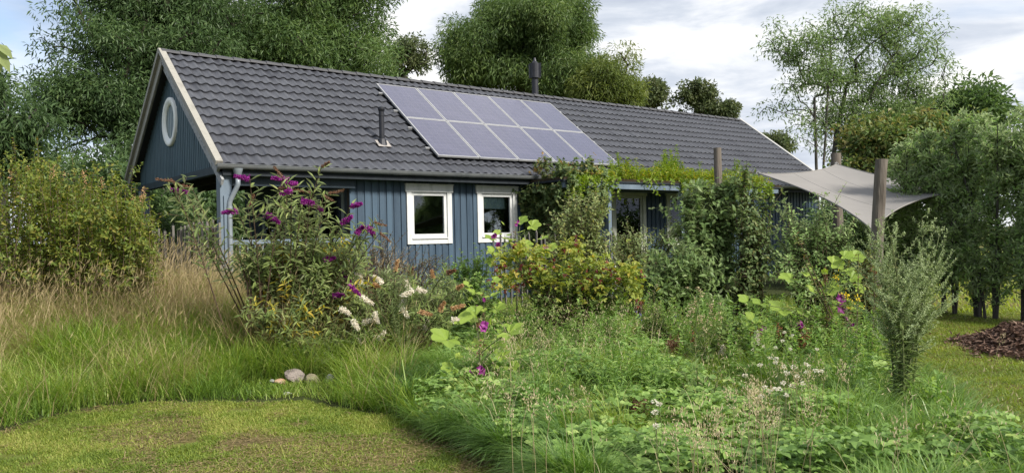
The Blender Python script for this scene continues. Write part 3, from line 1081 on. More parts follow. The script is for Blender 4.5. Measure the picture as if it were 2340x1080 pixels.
def tree(name, label, cat, blobs, base, ncl, lpc, L, Wd, lm, bm, sig=.55, droop=.4, group=None, r0=.28, stems=1, T=DIA, fork=.35, tsd=.16, power=.40, twig=.012, yd=.9, extra=None, lump=9, lsp=1.55, shr=1.45):
    base = np.array(base, float)
    base[2] = float(gz(base[0], base[1])) - .05
    B = np.array(blobs, float)
    sp_ = sig * shr * F_PX / B[:, 4]
    B[:, 2] = np.maximum(B[:, 2] - sp_, B[:, 2] * .45)
    B[:, 3] = np.maximum(B[:, 3] - sp_ * .8, B[:, 3] * .45)
    wt = B[:, 2] * B[:, 3]
    wt = wt / wt.sum()
    nl_ = max(6, ncl // lump)                                # boughs first, twig ends gathered round them
    lpk = rng.choice(len(B), nl_, p=wt)
    lpd = rvec(nl_) * (rng.random(nl_) ** power)[:, None]
    who = rng.integers(0, nl_, ncl)
    pick = lpk[who]
    d = lpd[who]
    pts = np.array([at(B[k, 0], B[k, 1], B[k, 4]) for k in pick])
    sc_ = np.stack([B[pick, 2] * B[pick, 4] / F_PX, .5 * (B[pick, 2] + B[pick, 3]) * yd * B[pick, 4] / F_PX, B[pick, 3] * B[pick, 4] / F_PX], 1)
    loff = rng.normal(size=(ncl, 3))
    loff /= np.maximum(1, np.linalg.norm(loff, axis=1, keepdims=True) / 1.7)
    pts = pts + d * sc_ + loff * sig * lsp * np.array([1, 1, .62])
    pts = pts[pts[:, 2] > base[2] + .25]
    ncl = len(pts)
    cen = pts.mean(0)
    top = pts[:, 2].max()
    nodes, par, dep = [base], [-1], [0]
    # one or several stems
    for s_ in range(stems):
        off = np.array([0, 0, 0.]) if stems == 1 else np.array([rng.normal(0, .3), rng.normal(0, .3), 0]) * (top - base[2]) * .10
        if stems == 1:
            e = base + (cen - base) * np.array([.75, .75, 1]) * 1.05
        else:
            hi = pts[pts[:, 2] > np.quantile(pts[:, 2], .45)]
            e = base + (hi[rng.integers(len(hi))] - base) * .88
        pth = bez(base, base + (e - base) * np.array([.28, .28, .55]) + off * .3, e, 8)
        pth[1:] += rng.normal(0, .02, (7, 3)) * (top - base[2]) * .12
        prev = 0
        for q in pth[1:]:
            nodes.append(q)
            par.append(prev)
            prev = len(nodes) - 1
    ntr = len(nodes)
    order = np.argsort(np.linalg.norm(pts - cen * np.array([1, 1, .8]), axis=1))
    NB = np.zeros((ntr + ncl * 4 + 8, 3))
    NB[:ntr] = nodes
    cnt = ntr
    ends = []
    zmin = base[2] + fork * (cen[2] - base[2])
    for k in order:
        p = pts[k]
        dd = NB[:cnt] - p
        cost = np.sqrt((dd ** 2).sum(1)) + .9 * np.maximum(0, dd[:, 2] + .15 * np.linalg.norm(dd[:, :2], axis=1)) + 4 * (NB[:cnt, 2] < min(zmin, p[2] + 9)) * (np.arange(cnt) < ntr) * (NB[:cnt, 2] < zmin)
        j = int(cost.argmin())
        q = NB[j]
        ln = np.linalg.norm(p - q)
        mid = (p + q) / 2 + np.array([0, 0, .12 * ln]) + rng.normal(0, .05 * ln, 3)
        prev = j
        for tt in (.34, .67, 1.0):
            NB[cnt] = (1 - tt) ** 2 * q + 2 * tt * (1 - tt) * mid + tt * tt * p
            par.append(prev)
            prev = cnt
            cnt += 1
        ends.append(prev)
    par = np.array(par[:cnt])
    load = np.zeros(cnt)
    load[ends] = 1
    for i in range(cnt - 1, 0, -1):
        load[par[i]] += load[i]
    rad = twig + (r0 - twig) * (load / max(1, load[0])) ** .55
    rad[:ntr] = np.maximum(rad[:ntr], twig * 2)
    t = thing(name, label, cat, base, group)
    m = MB()
    kids = [[] for _ in range(cnt)]
    for i in range(1, cnt):
        kids[par[i]].append(i)
    seen = [False] * cnt
    stack = [(0, c) for c in kids[0]]
    while stack:                                             # follow the thickest child for continuous limbs
        a_, b_ = stack.pop()
        ch_ = [a_, b_]
        while kids[ch_[-1]]:
            ks = sorted(kids[ch_[-1]], key=lambda i: -load[i])
            for o_ in ks[1:]:
                stack.append((ch_[-1], o_))
            ch_.append(ks[0])
        rr = rad[ch_].copy()
        rr[0] = min(rr[0], rr[1] * 1.15)
        m.tube(NB[ch_], rr, 7 if rr[0] > .05 else 4, cap=False)
    m.build('trunk', bm, t, base)
    # leaves in clumps round every twig end
    m = MB()
    cn_ = rng.poisson(lpc * rng.uniform(.45, 1.5, ncl))
    idx = np.repeat(np.arange(ncl), cn_)
    n = len(idx)
    off = rng.normal(size=(n, 3))
    off *= (sig / np.maximum(1, np.linalg.norm(off, axis=1, keepdims=True) / 1.75)) * np.array([1, 1, .72])
    P = pts[idx] + off
    D = nrm(off / sig * .5 + rng.normal(size=(n, 3)) * .75 + np.array([0, 0, -droop]))
    Nn = nrm(np.array([0, 0, 1]) + rng.normal(size=(n, 3)) * .55)
    ct = rng.normal(0, tsd * .7, ncl)
    tt = np.clip(.45 + ct[idx] + rng.normal(0, tsd, n), 0, 1)
    sz = rng.uniform(.6, 1.25, n)
    m.inst(T, P, D, Nn, L * sz, Wd * sz, t=tt)
    if extra is not None:
        extra(m)
    m.build('crown', lm, t, base)
    return t


def gat(x, y, Y):
    p = at(x, y, Y)
    p[2] = float(gz(p[0], p[1]))
    return p


tree('broad_tree', 'huge dark broadleaf tree behind the left gable, cut off by the photo top', 'tree',
     [(320, 50, 130, 140, 27), (225, 125, 90, 38, 26), (150, 205, 65, 34, 26), (225, 215, 85, 60, 26), (265, 245, 85, 80, 26), (180, 310, 90, 34, 26), (250, 380, 80, 50, 26), (360, -120, 210, 140, 28), (450, 90, 130, 150, 28), (310, 340, 60, 90, 25), (380, 240, 90, 130, 27), (225, 40, 35, 35, 27)],
     gat(345, 560, 27), 600, 270, .20, .052, L_bigtree, M_bark, sig=.42, lump=8, lsp=1.9, shr=1.1, droop=.5, r0=.45, fork=.3)
tree('leafy_tree', 'tall fresh green tree behind the middle of the roof, right of the darkest tree', 'tree',
     [(650, 60, 180, 120, 31), (790, 60, 85, 110, 31), (720, -110, 210, 150, 32), (810, 150, 90, 45, 30), (870, 170, 50, 22, 30), (570, 110, 140, 80, 31), (700, 140, 150, 60, 30)],
     gat(650, 560, 32), 470, 290, .21, .055, L_bigtree2, M_bark, sig=.43, lump=8, lsp=1.9, shr=1.2, droop=.45, r0=.42, fork=.3)
tree('willow_tree', 'dark narrow leaved tree at the left edge, standing behind the yellow green hedge', 'tree',
     [(10, 250, 60, 70, 17), (-20, 340, 90, 90, 17), (55, 300, 50, 50, 17), (75, 370, 60, 45, 17), (-60, 200, 70, 80, 17), (150, 385, 60, 30, 18)],
     gat(20, 560, 17), 130, 100, .18, .04, L_bigtree, M_bark2, sig=.26, droop=.8, r0=.16, T=LAN)
tree('distant_tree', 'small dark tree seen over the ridge between the two big crowns', 'tree',
     [(930, 120, 42, 32, 45), (905, 150, 35, 28, 45), (950, 150, 22, 30, 45), (915, 85, 14, 10, 45)], gat(935, 545, 45), 90, 60, .22, .10, L_far, M_bark2, sig=.26, lump=3, shr=.7, lsp=1.2, r0=.2, droop=.1)
tree('round_tree', 'dense round willow behind the flue, largest crown over the ridge', 'tree',
     [(1180, 90, 160, 90, 37), (1060, 110, 65, 60, 36), (1200, 10, 105, 55, 37), (1290, 90, 75, 80, 37), (1140, 160, 140, 60, 36), (1300, 170, 110, 60, 35), (1085, 150, 60, 40, 36), (1200, 60, 130, 60, 35)],
     gat(1190, 545, 37), 560, 300, .24, .048, L_willow, M_bark, sig=.44, droop=.75, r0=.45, fork=.4, lump=5, lsp=1.2, shr=.9)
tree('round_tree', 'paler yellow green willow at the right shoulder of the big round one', 'tree',
     [(1395, 185, 52, 60, 34), (1405, 130, 30, 30, 34), (1360, 200, 50, 50, 34), (1425, 215, 28, 35, 34)], gat(1400, 545, 34), 140, 290, .23, .046, L_lime, M_bark, sig=.36, droop=.8, r0=.22, lump=5, lsp=1.2, shr=.9)
for (x, y, rx, ry, lab, bl) in ((1492, 210, 24, 28, 'dark roundish tree on the horizon just right of the paler willow', [(1490, 215, 26, 26), (1500, 190, 16, 12), (1482, 235, 22, 14), (1525, 240, 16, 8)]),
                                (1585, 220, 30, 35, 'open tree on the horizon above the right part of the ridge, its tip pointed', [(1590, 215, 28, 20), (1578, 195, 9, 14), (1605, 235, 22, 24), (1560, 243, 22, 12), (1618, 212, 12, 12)]),
                                (1657, 255, 18, 12, 'smallest low tree peeping over the ridge near the right verge', [(1655, 256, 16, 11), (1662, 248, 8, 7)]),
                                (1772, 325, 20, 20, 'low dark tree beyond the right verge of the roof', [(1772, 322, 17, 14), (1780, 345, 14, 18)])):
    tree('distant_tree', lab, 'tree', [(*b_, 52) for b_ in bl], gat(x, 545, 52), 80, 50, .26, .12, L_far, M_bark2, sig=.22, lump=3, shr=.8, lsp=2.0, r0=.2, droop=.1)
tree('ash_tree', 'tall airy ash with bare limbs showing, right of the cottage against the sky', 'tree',
     [(1835, 100, 60, 45, 33), (1885, 30, 45, 30, 33), (1800, 95, 40, 20, 33), (1950, 60, 55, 50, 33), (2025, 70, 75, 50, 34), (2085, 120, 65, 60, 34), (2075, 185, 75, 50, 34), (1960, 170, 90, 60, 34), (1870, 170, 70, 50, 33),
      (1800, 245, 30, 25, 33), (1845, 290, 40, 30, 33), (1930, 270, 80, 50, 34), (2010, 260, 70, 50, 34), (1960, 340, 60, 30, 34), (1830, 345, 22, 16, 33), (2090, 230, 35, 35, 34)],
     gat(1872, 470, 33), 600, 50, .19, .05, L_ash, M_bark2, sig=.27, droop=.45, r0=.19, stems=7, fork=.12, power=.65, lump=3, lsp=2.4, shr=.7, tsd=.2, twig=.010)
tree('distant_tree', 'dark green tree leaning out from behind the ash, over the right hedge', 'tree',
     [(2180, 265, 65, 42, 38), (2120, 290, 70, 45, 38), (2215, 250, 35, 22, 38), (2240, 300, 60, 40, 38), (2060, 330, 60, 50, 38)], gat(2170, 545, 38), 120, 150, .34, .11, L_bigtree2, M_bark2, sig=.5, r0=.25)
tree('maple_bush', 'yellowing bushy maple behind the sail, left of the hedge', 'tree',
     [(2085, 300, 60, 35, 21), (2050, 350, 60, 40, 21), (2140, 330, 70, 45, 21), (2010, 330, 35, 30, 21), (2070, 395, 90, 35, 21), (2180, 370, 60, 60, 21), (2030, 285, 25, 20, 21), (1990, 395, 40, 30, 21)],
     gat(2080, 560, 21), 260, 110, .14, .09, L_maple, M_bark2, sig=.26, lump=3, shr=.3, r0=.12, stems=5, droop=.2, T=DIA)
tree('backdrop_shrub', 'dark shrub mass behind the open porch', 'shrub',
     [(420, 490, 110, 60, 23), (340, 450, 60, 70, 22), (520, 470, 80, 80, 25), (430, 560, 120, 50, 22), (600, 500, 80, 70, 27)], gat(430, 590, 23), 110, 170, .20, .09, L_bigtree, M_bark2, sig=.42, r0=.1, stems=4)
tree('backdrop_shrub', 'dark shrub between the left hedge and the big dark tree', 'shrub',
     [(200, 450, 110, 50, 19), (90, 470, 110, 60, 18), (290, 430, 50, 60, 20), (220, 410, 60, 30, 19), (270, 530, 80, 60, 19)], gat(200, 590, 19), 120, 150, .17, .07, L_bigtree, M_bark2, sig=.36, r0=.1, stems=4)

tree('backdrop_shrub', 'dark shrub standing in the shade behind and below the sail', 'shrub',
     [(1960, 530, 60, 45, 18), (2070, 545, 60, 55, 17.5), (1900, 560, 60, 60, 18.5), (2010, 600, 90, 60, 17), (2130, 580, 40, 60, 17)], gat(2010, 640, 17.5), 110, 130, .15, .06, L_bigtree, M_bark2, sig=.3, r0=.08, stems=4, lump=4, shr=.5)

# willow hedge along the right: a row of slender stems
hp = np.array([(5.9, 15.2), (6.55, 14.4), (7.3, 13.45), (8.1, 12.3), (9.2, 10.9), (9.7, 10.2)])
seg = np.concatenate([[0], np.cumsum(np.linalg.norm(np.diff(hp, axis=0), axis=1))])
HLAB = 'slender willow of the hedge behind the mulch heap, dark stem and grey green leaves'
nw = 21
for i in range(nw):
    s_ = seg[-1] * (i + rng.uniform(-.2, .2)) / (nw - 1)
    x, y = np.interp(s_, seg, hp[:, 0]), np.interp(s_, seg, hp[:, 1])
    base = np.array([x, y, float(gz(x, y)) - .05])
    vis = x / y < .70
    h = np.interp(x, [5.9, 6.75, 7.1, 7.9, 8.5, 9.8], [1.3, 1.5, 3.0, 3.7, 2.6, 1.7]) * rng.uniform(.92, 1.08)
    t = thing('hedge_willow', HLAB, 'tree', base, 'willows of the right hedge')
    m, lv = MB(), MB()
    for k in range(3 if i % 3 else 4):
        e = base + np.array([rng.normal(0, .22), rng.normal(0, .3), h * rng.uniform(.75, 1)])
        P = bez(base + np.array([rng.normal(0, .05), rng.normal(0, .05), 0]), base + np.array([rng.normal(0, .12), rng.normal(0, .12), h * .5]), e, 9)
        m.tube(P, np.linspace(.034 if k == 0 else .024, .006, 9), 6)
        nb = 28
        for q in range(nb):
            f = rng.uniform(.15 if q > 7 else .05, 1)
            p = P[0] + (P[-1] - P[0]) * f
            p = np.array([np.interp(f, np.linspace(0, 1, 9), P[:, c]) for c in range(3)])
            ln = (1 - f * .5) * rng.uniform(.35, .75) * min(1, h / 2.2)
            d = nrm(np.array([rng.normal(), rng.normal(), rng.uniform(.5, 1.6)]))
            tp_ = p + d * ln
            m.tube(bez(p, p + d * ln * .5 + np.array([0, 0, -.03]), tp_, 4), np.linspace(.009, .003, 4), 3, cap=False)
            nl = 60 if vis else 26
            f2 = rng.random(nl) ** .7
            pp = p + (tp_ - p) * f2[:, None] + rng.normal(0, .045, (nl, 3))
            D = nrm(d * .5 + rng.normal(size=(nl, 3)) * .7 + np.array([0, 0, .1]))
            Nn = nrm(np.array([0, 0, 1.]) + rng.normal(size=(nl, 3)) * .7)
            z = rng.uniform(.7, 1.25, nl) * (1 if vis else 1.4)
            lv.inst(LAN, pp, D, Nn, .095 * z, .03 * z, t=np.clip(rng.normal(.5, .2, nl), 0, 1))
    m.build('stem', M_bark2, t, base)
    lv.build('foliage', L_hedge, t, base)

# ------------------------------------------------------------------ garden plants
def along(P, f):
    """points and tangents at fractions f of a polyline"""
    n = len(P)
    x = np.clip(np.asarray(f), 0, 1) * (n - 1)
    i = np.minimum(x.astype(int), n - 2)
    w = (x - i)[:, None]
    return P[i] * (1 - w) + P[i + 1] * w, nrm(P[i + 1] - P[i])


def stem_leaves(mb, P, L, Wd, gap, f0=.15, f1=1.0, up=.45, pair=2, T=LAN, taper=.35, tmu=.5, tsd=.18, bend=None, jit=.25):
    """leaves in opposite pairs (or singly) along a stem"""
    ln = np.linalg.norm(np.diff(P, axis=0), axis=1).sum()
    m = max(2, int(ln * (f1 - f0) / gap))
    f = np.linspace(f0, f1, m)
    p, d = along(P, f)
    for s in range(pair):
        a = np.arange(m) * (math.pi / 2 if pair > 1 else 2.4) + s * (2 * math.pi / pair) + rng.normal(0, .3, m) + P[0, 0] * 7
        ref = nrm(np.cross(d, np.array([.12, .2, .97]) + 1e-3) + 1e-6)
        ref2 = np.cross(d, ref)
        side = ref * np.cos(a)[:, None] + ref2 * np.sin(a)[:, None]
        D = nrm(side + d * up + rng.normal(0, jit, (m, 3)))
        Nn = nrm(d + np.array([0, 0, .8]) + rng.normal(0, .2, (m, 3)))
        z = (1 - taper * f) * rng.uniform(.75, 1.2, m)
        mb.inst(T, p, D, Nn, L * z, Wd * z, t=np.clip(rng.normal(tmu, tsd, m), 0, 1))


def spike(name, mat, parent, base, tip0, d, ln, r, n=170, petal=.014, tp=.75, curve=.15, root=None):
    """a flower panicle: hundreds of small petals on a tapering, gently bent axis"""
    d = nrm(np.array(d, float))
    m = MB()
    f = rng.random(n) ** .8
    bend = nrm(np.cross(d, rvec(1)[0]))
    c = tip0 + d * (f * ln)[:, None] + bend * (curve * ln * f ** 2)[:, None]
    o = rvec(n)
    o = nrm(o - d * (o @ d)[:, None] * .8)
    rr = r * (1 - tp * f ** 1.5) * rng.uniform(.55, 1.1, n)
    lob = 1 + .22 * np.sin(f * 19 + np.arctan2(o[:, 0], o[:, 2]) * 3)
    P = c + o * (rr * lob)[:, None] * .75
    m.inst(DIA, P, nrm(o + d * .3 + rng.normal(0, .4, (n, 3))), rvec(n), petal * rng.uniform(.7, 1.3, n), petal * 1.0, t=np.clip(rng.normal(.5, .22, n), 0, 1))
    m.tube(np.array([tip0, tip0 + d * ln * .5 + bend * curve * ln * .25, tip0 + d * ln * .92 + bend * curve * ln * .85]), [r * .55, r * .42, r * .1], 6, t=.25)
    return m.build(name, mat, parent, base)


def shrub(name, label, cat, blobs, base, nst, lps, L, Wd, lm, sm, T=LAN, gap=.05, up=.5, pair=2, arch=.35, r0=.012, group=None, depth=.9, f0=.3, more=None, tmu=.5, tsd=.18, jit=.3, spread=.12, power=.45):
    """stems rising from one base to tips spread through some volumes, leaves along them and in sprays at the tips"""
    base = np.array(base, float)
    B = np.array(blobs, float)
    wt = B[:, 2] * B[:, 3]
    pick = rng.choice(len(B), nst, p=wt / wt.sum())
    t = thing(name, label, cat, base, group)
    ms, ml = MB(), MB()
    for k in pick:
        x, y, rx, ry, Y = B[k]
        d = rvec(1)[0] * rng.random() ** power
        tip = at(x, y, Y) + d * np.array([rx * Y / F_PX, .5 * (rx + ry) * depth * Y / F_PX, ry * Y / F_PX])
        b_ = base + np.array([rng.normal(0, spread), rng.normal(0, spread), 0])
        g_ = float(gz(tip[0], tip[1]))
        tip[2] = max(tip[2], g_ + .12)
        mid = (b_ + tip) / 2
        mid[2] = b_[2] + (tip[2] - b_[2]) * (.5 + arch)
        P = bez(b_, mid, tip, 9)
        P[1:-1] += rng.normal(0, .012, (7, 3))
        ms.tube(P, np.linspace(r0 * rng.uniform(.6, 1), .0025, 9), 4, cap=False)
        stem_leaves(ml, P, L, Wd, gap, f0, 1, up, pair, T, tmu=tmu, tsd=tsd, jit=jit)
        for q in range(lps):                                # side twigs
            f = rng.uniform(.4, 1)
            p, dd = along(P, np.array([f]))
            e = p[0] + nrm(rvec(1)[0] + dd[0] * .6 + np.array([0, 0, .25])) * rng.uniform(.10, .30)
            Q = bez(p[0], (p[0] + e) / 2 + np.array([0, 0, .02]), e, 4)
            ms.tube(Q, [.004, .003, .003, .002], 3, cap=False)
            stem_leaves(ml, Q, L * .9, Wd * .9, gap, .2, 1, up, pair, T, tmu=tmu, tsd=tsd, jit=jit)
    if more:
        more(t, base, ms, ml)
    ms.build('stems', sm, t, base)
    ml.build('foliage', lm, t, base)
    return t


# --- yellow green hedge on the left bank
def hedge_more(t, base, ms, ml):
    for i in range(13):
        sp = MB()
        x = rng.uniform(-60, 330)
        y = np.interp(x, [-60, 40, 150, 250, 330], [390, 385, 400, 430, 455]) + rng.normal(0, 14)
        p = at(x, y, rng.uniform(10.2, 11.6))
        n = 26
        f = rng.random(n)
        sp.inst(DIA, p + np.array([0, 0, .0]) + np.stack([rng.normal(0, .014, n), rng.normal(0, .014, n), f * .16 - .08], 1), rvec(n), rvec(n), .03, .016, t=np.clip(rng.normal(.5, .2, n), 0, 1))
        sp.build('seed_spike', L_tan, t, base)


hb = gat(150, 640, 10.8)
t = thing('overgrown_hedge', 'yellow green overgrown hedge on the left bank, dry grass in front of it', 'hedge', hb)
ms, ml = MB(), MB()
for i in range(300):
    x = rng.uniform(-120, 345)
    Y = rng.uniform(9.9, 12.0)
    if vnoise(x / 60, Y, .7, 81) < .26:
        continue
    top = np.interp(x, [-120, 30, 90, 180, 260, 345], [385, 395, 412, 435, 455, 510]) + rng.normal(0, 34) - (34 if rng.random() < .08 else 0) + max(0, 11 - Y) * 55 * rng.random()
    tip = at(x, top, Y)
    g_ = gat(x + rng.normal(0, 25), 600, Y)
    P = bez(g_, (g_ + tip) / 2 + np.array([rng.normal(0, .06), rng.normal(0, .06), .1]), tip, 8)
    ms.tube(P, np.linspace(.009, .003, 8), 4, cap=False)
    stem_leaves(ml, P, .085, .045, .05, .12, 1, .35, 2, DIA, tmu=.42, tsd=.22, jit=.45)
    for q in range(6):
        f = rng.uniform(.35, .98)
        p, dd = along(P, np.array([f]))
        e = p[0] + nrm(rvec(1)[0] + np.array([0, -.2, .35])) * rng.uniform(.12, .34)
        Q = bez(p[0], (p[0] + e) / 2, e, 4)
        stem_leaves(ml, Q, .075, .042, .04, .1, 1, .3, 2, DIA, tmu=.45, tsd=.24, jit=.5)
hedge_more(t, hb, ms, ml)
ms.build('stems', M_stembrown, t, hb)
ml.build('foliage', L_goose, t, hb)
tag(shrub('hedge_shrub', 'small leafy shoot beside the back porch post, right end of the left hedge', 'shrub', [(325, 560, 30, 55, 10.6), (360, 500, 12, 15, 10.6), (345, 530, 15, 30, 10.6)], gat(325, 650, 10.6), 26, 4, .07, .04, L_goose, M_stembrown, T=DIA, gap=.05))

# --- purple buddleja in front of the porch
bb_ = gat(640, 850, 9.2)
t = thing('purple_buddleja', 'leggy purple flowering buddleja in front of the porch, tallest plant of the garden bed', 'shrub', bb_)
ms, ml, my = MB(), MB(), MB()
FL = [(553, 407, -1, .05, 1), (640, 408, -1, .2, 1), (662, 419, -.9, .1, 1), (702, 462, .8, -.2, 1), (722, 471, .9, -.3, 1), (524, 483, -1, -.05, 1), (624, 497, .9, -.5, 1), (814, 467, .8, .3, 1), (793, 503, .9, .4, 1),
      (822, 524, .5, .6, 1), (850, 529, .6, -.7, 1), (752, 592, 1, 0, 1), (787, 633, .5, -.7, 1), (811, 661, .6, -.5, 1), (774, 674, .8, .1, 1), (409, 437, .7, -.2, 1), (655, 440, -.7, -.3, 1),
      (376, 411, -1, .2, 0), (402, 420, -.7, .35, 0), (634, 393, -.6, .6, 0), (648, 432, .9, -.2, 0), (690, 436, -.9, .2, 0), (745, 375, .8, .4, 0), (768, 440, 1, .05, 0), (752, 452, .8, -.4, 0), (868, 512, .8, -.3, 0), (880, 540, .7, -.5, 0), (575, 460, .3, .6, 0), (425, 425, -.7, .3, 0)]
tips = []
for i, (x, y, dx, dz, kind) in enumerate(FL):
    Y = 8.7 + rng.uniform(-.35, .3) if x < 780 else 8.75 + rng.uniform(-.25, .3)
    c = at(x, y, Y)
    d = nrm(np.array([dx, rng.uniform(-.3, .3), dz]))
    ln = rng.uniform(.13, .185) if kind else rng.uniform(.13, .19)
    st_ = c - d * ln * .5
    spike('flower_panicle' if kind else 'spent_panicle', L_purple if kind else L_spent, t, bb_, st_, d, ln,   .033 if kind else .018, 210 if kind else 120, .017 if kind else .012)
    tips.append(st_)
for i, tp_ in enumerate(tips):
    b0 = bb_ + np.array([rng.normal(0, .16) + (tp_[0] - bb_[0]) * .18, rng.normal(0, .15), 0])
    b0[2] = float(gz(b0[0], b0[1]))
    mid = np.array([b0[0] * .45 + tp_[0] * .55, (b0[1] + tp_[1]) / 2, b0[2] + (tp_[2] - b0[2]) * .62])
    P = bez(b0, mid, tp_, 12)
    ms.tube(P, np.linspace(.011, .0035, 12), 5, cap=False)
    stem_leaves(ml, P, .19, .042, .085, .42, .985, .55, 2, LAN, .3, .55, .2)
    for q in range(3):
        f = rng.uniform(.45, .9)
        p, dd = along(P, np.array([f]))
        e = p[0] + nrm(rvec(1)[0] * .8 + dd[0]) * rng.uniform(.15, .3)
        Q = bez(p[0], (p[0] + e) / 2, e, 5)
        ms.tube(Q, np.linspace(.005, .003, 5), 3, cap=False)
        stem_leaves(ml, Q, .13, .03, .05, .1, 1, .6, 2, LAN, .2, .55, .2)
body = [(600, 600, 80, 60, 9.0), (700, 600, 110, 70, 9.1), (770, 640, 70, 80, 8.9), (660, 690, 90, 70, 8.8), (720, 760, 80, 60, 8.7), (560, 590, 40, 45, 9.0), (790, 560, 60, 40, 9.2), (700, 545, 70, 30, 9.1), (820, 600, 50, 50, 9.2)]
Bd = np.array(body, float)
for i in range(170):
    k = rng.choice(len(Bd), p=Bd[:, 2] * Bd[:, 3] / (Bd[:, 2] * Bd[:, 3]).sum())
    x, y, rx, ry, Y = Bd[k]
    d = rvec(1)[0] * rng.random() ** .5
    tp_ = at(x, y, Y) + d * np.array([rx, 60, ry]) * Y / F_PX
    b0 = bb_ + np.array([(tp_[0] - bb_[0]) * .35 + rng.normal(0, .1), rng.normal(0, .2), 0])
    b0[2] = float(gz(b0[0], b0[1]))
    tp_[2] = max(tp_[2], b0[2] + .2)
    P = bez(b0, np.array([b0[0] * .6 + tp_[0] * .4, (b0[1] + tp_[1]) / 2, b0[2] + (tp_[2] - b0[2]) * .7]), tp_, 9)
    ms.tube(P, np.linspace(.007, .003, 9), 4, cap=False)
    dest = my if (rng.random() < .10) else ml
    stem_leaves(dest, P, .125, .032, .05, .42, 1, .5, 2, LAN, .25, .48, .22)
    for q in range(3):
        f = rng.uniform(.5, 1)
        p, dd = along(P, np.array([f]))
        e = p[0] + nrm(rvec(1)[0] + dd[0] * .5) * rng.uniform(.10, .25)
        stem_leaves(dest, bez(p[0], (p[0] + e) / 2, e, 4), .11, .028, .04, .1, 1, .6, 2, LAN, .2, .48, .22)
for x0, y0, x1, y1 in ((562, 560, 572, 770), (566, 650, 540, 560), (598, 620, 590, 730), (606, 560, 596, 640), (655, 840, 668, 700)):   # bare woody stems low on the left
    p, q = at(x0, y0, 8.9), at(x1, y1, 8.9)
    lo, hi = (p, q) if p[2] < q[2] else (q, p)
    r_ = lo.copy()
    r_[2] = max(float(gz(lo[0], lo[1])), lo[2] - .4)
    ms.tube(np.array([r_, lo, (lo + hi) / 2 + rng.normal(0, .02, 3), hi]), [.016, .014, .011, .007], 5)
ms.build('stems', M_stembrown, t, bb_)
ml.build('foliage', L_budd, t, bb_)
my.build('yellowing_leaves', L_buddyel, t, bb_)

# --- white buddleja beside it
wb_ = gat(880, 800, 9.2)
t = thing('white_buddleja', 'low white flowering buddleja with browning panicles below the first window', 'shrub', wb_)
ms, ml = MB(), MB()
WF = [(826, 640, .1, 1, 0), (866, 638, -.6, .7, 0), (931, 652, -.2, 1, 0), (962, 664, .7, -.3, 0), (838, 686, .7, -.5, 0), (790, 710, .9, -.3, 0), (858, 725, .2, -1, 0), (841, 733, .5, .2, 0), (813, 741, .6, -.7, 0), (873, 768, .3, .3, 0),
      (823, 783, .6, -.6, 0), (751, 820, -.8, -.2, 0), (932, 671, -.9, -.5, 0), (976, 742, .5, .7, 0), (1045, 731, .9, -.1, 0), (921, 690, .2, .5, 0), (925, 712, .6, -.6, 0), (1010, 700, .4, .8, 1), (1052, 655, .8, .5, 1), (1046, 702, .9, .15, 1),
      (905, 606, .1, 1, 1), (987, 626, -.3, 1, 1), (861, 652, .7, -.4, 1), (852, 655, -.5, .5, 1), (972, 715, .8, -.2, 1), (1030, 620, .9, .4, 2), (940, 620, .6, .8, 2)]
for x, y, dx, dz, kind in WF:
    Y = 8.45 + rng.uniform(-.2, .35) + (.5 if y < 660 else 0)
    c = at(x, y, Y)
    d = nrm(np.array([dx, rng.uniform(-.3, .1), dz]))
    ln = rng.uniform(.10, .155)
    st_ = c - d * ln * .5
    spike('flower_panicle' if kind == 0 else 'browning_panicle', [L_white, L_tan, L_spent][kind], t, wb_, st_, d, ln, .036 if kind == 0 else .027, 190, .016)
    b0 = wb_ + np.array([(st_[0] - wb_[0]) * .4, rng.normal(0, .15), 0])
    b0[2] = float(gz(b0[0], b0[1]))
    P = bez(b0, np.array([(b0[0] + st_[0]) / 2, (b0[1] + st_[1]) / 2, max(b0[2] + .1, st_[2] * .9)]), st_, 9)
    ms.tube(P, np.linspace(.008, .003, 9), 4, cap=False)
    stem_leaves(ml, P, .12, .024, .045, .35, .97, .6, 2, LAN, .2, .5, .2)
wbb = np.array([(830, 700, 70, 55, 9.0), (930, 690, 70, 60, 9.2), (790, 770, 60, 50, 8.7), (860, 760, 70, 50, 8.7), (1000, 700, 60, 50, 9.4), (1030, 660, 50, 40, 9.6), (900, 640, 60, 30, 9.6), (730, 800, 60, 40, 8.6)], float)
for i in range(150):
    x, y, rx, ry, Y = wbb[rng.choice(len(wbb))]
    tp_ = at(x, y, Y) + rvec(1)[0] * rng.random() ** .5 * np.array([rx, 55, ry]) * Y / F_PX
    b0 = wb_ + np.array([(tp_[0] - wb_[0]) * .5, (tp_[1] - wb_[1]) * .5, 0])
    b0[2] = float(gz(b0[0], b0[1]))
    tp_[2] = max(tp_[2], b0[2] + .15)
    P = bez(b0, np.array([(b0[0] + tp_[0]) / 2, (b0[1] + tp_[1]) / 2, b0[2] + (tp_[2] - b0[2]) * .8]), tp_, 8)
    ms.tube(P, np.linspace(.006, .003, 8), 4, cap=False)
    stem_leaves(ml, P, .11, .022, .035, .3, 1, .6, 2, LAN, .2, .42, .2)
    for q in range(2):
        p, dd = along(P, np.array([rng.uniform(.5, 1)]))
        e = p[0] + nrm(rvec(1)[0] + dd[0] * .6) * rng.uniform(.1, .22)
        stem_leaves(ml, bez(p[0], (p[0] + e) / 2, e, 4), .10, .02, .03, .1, 1, .6, 2, LAN, .2, .42, .2)
ms.build('stems', M_stembrown, t, wb_)
ml.build('foliage', L_budd, t, wb_)


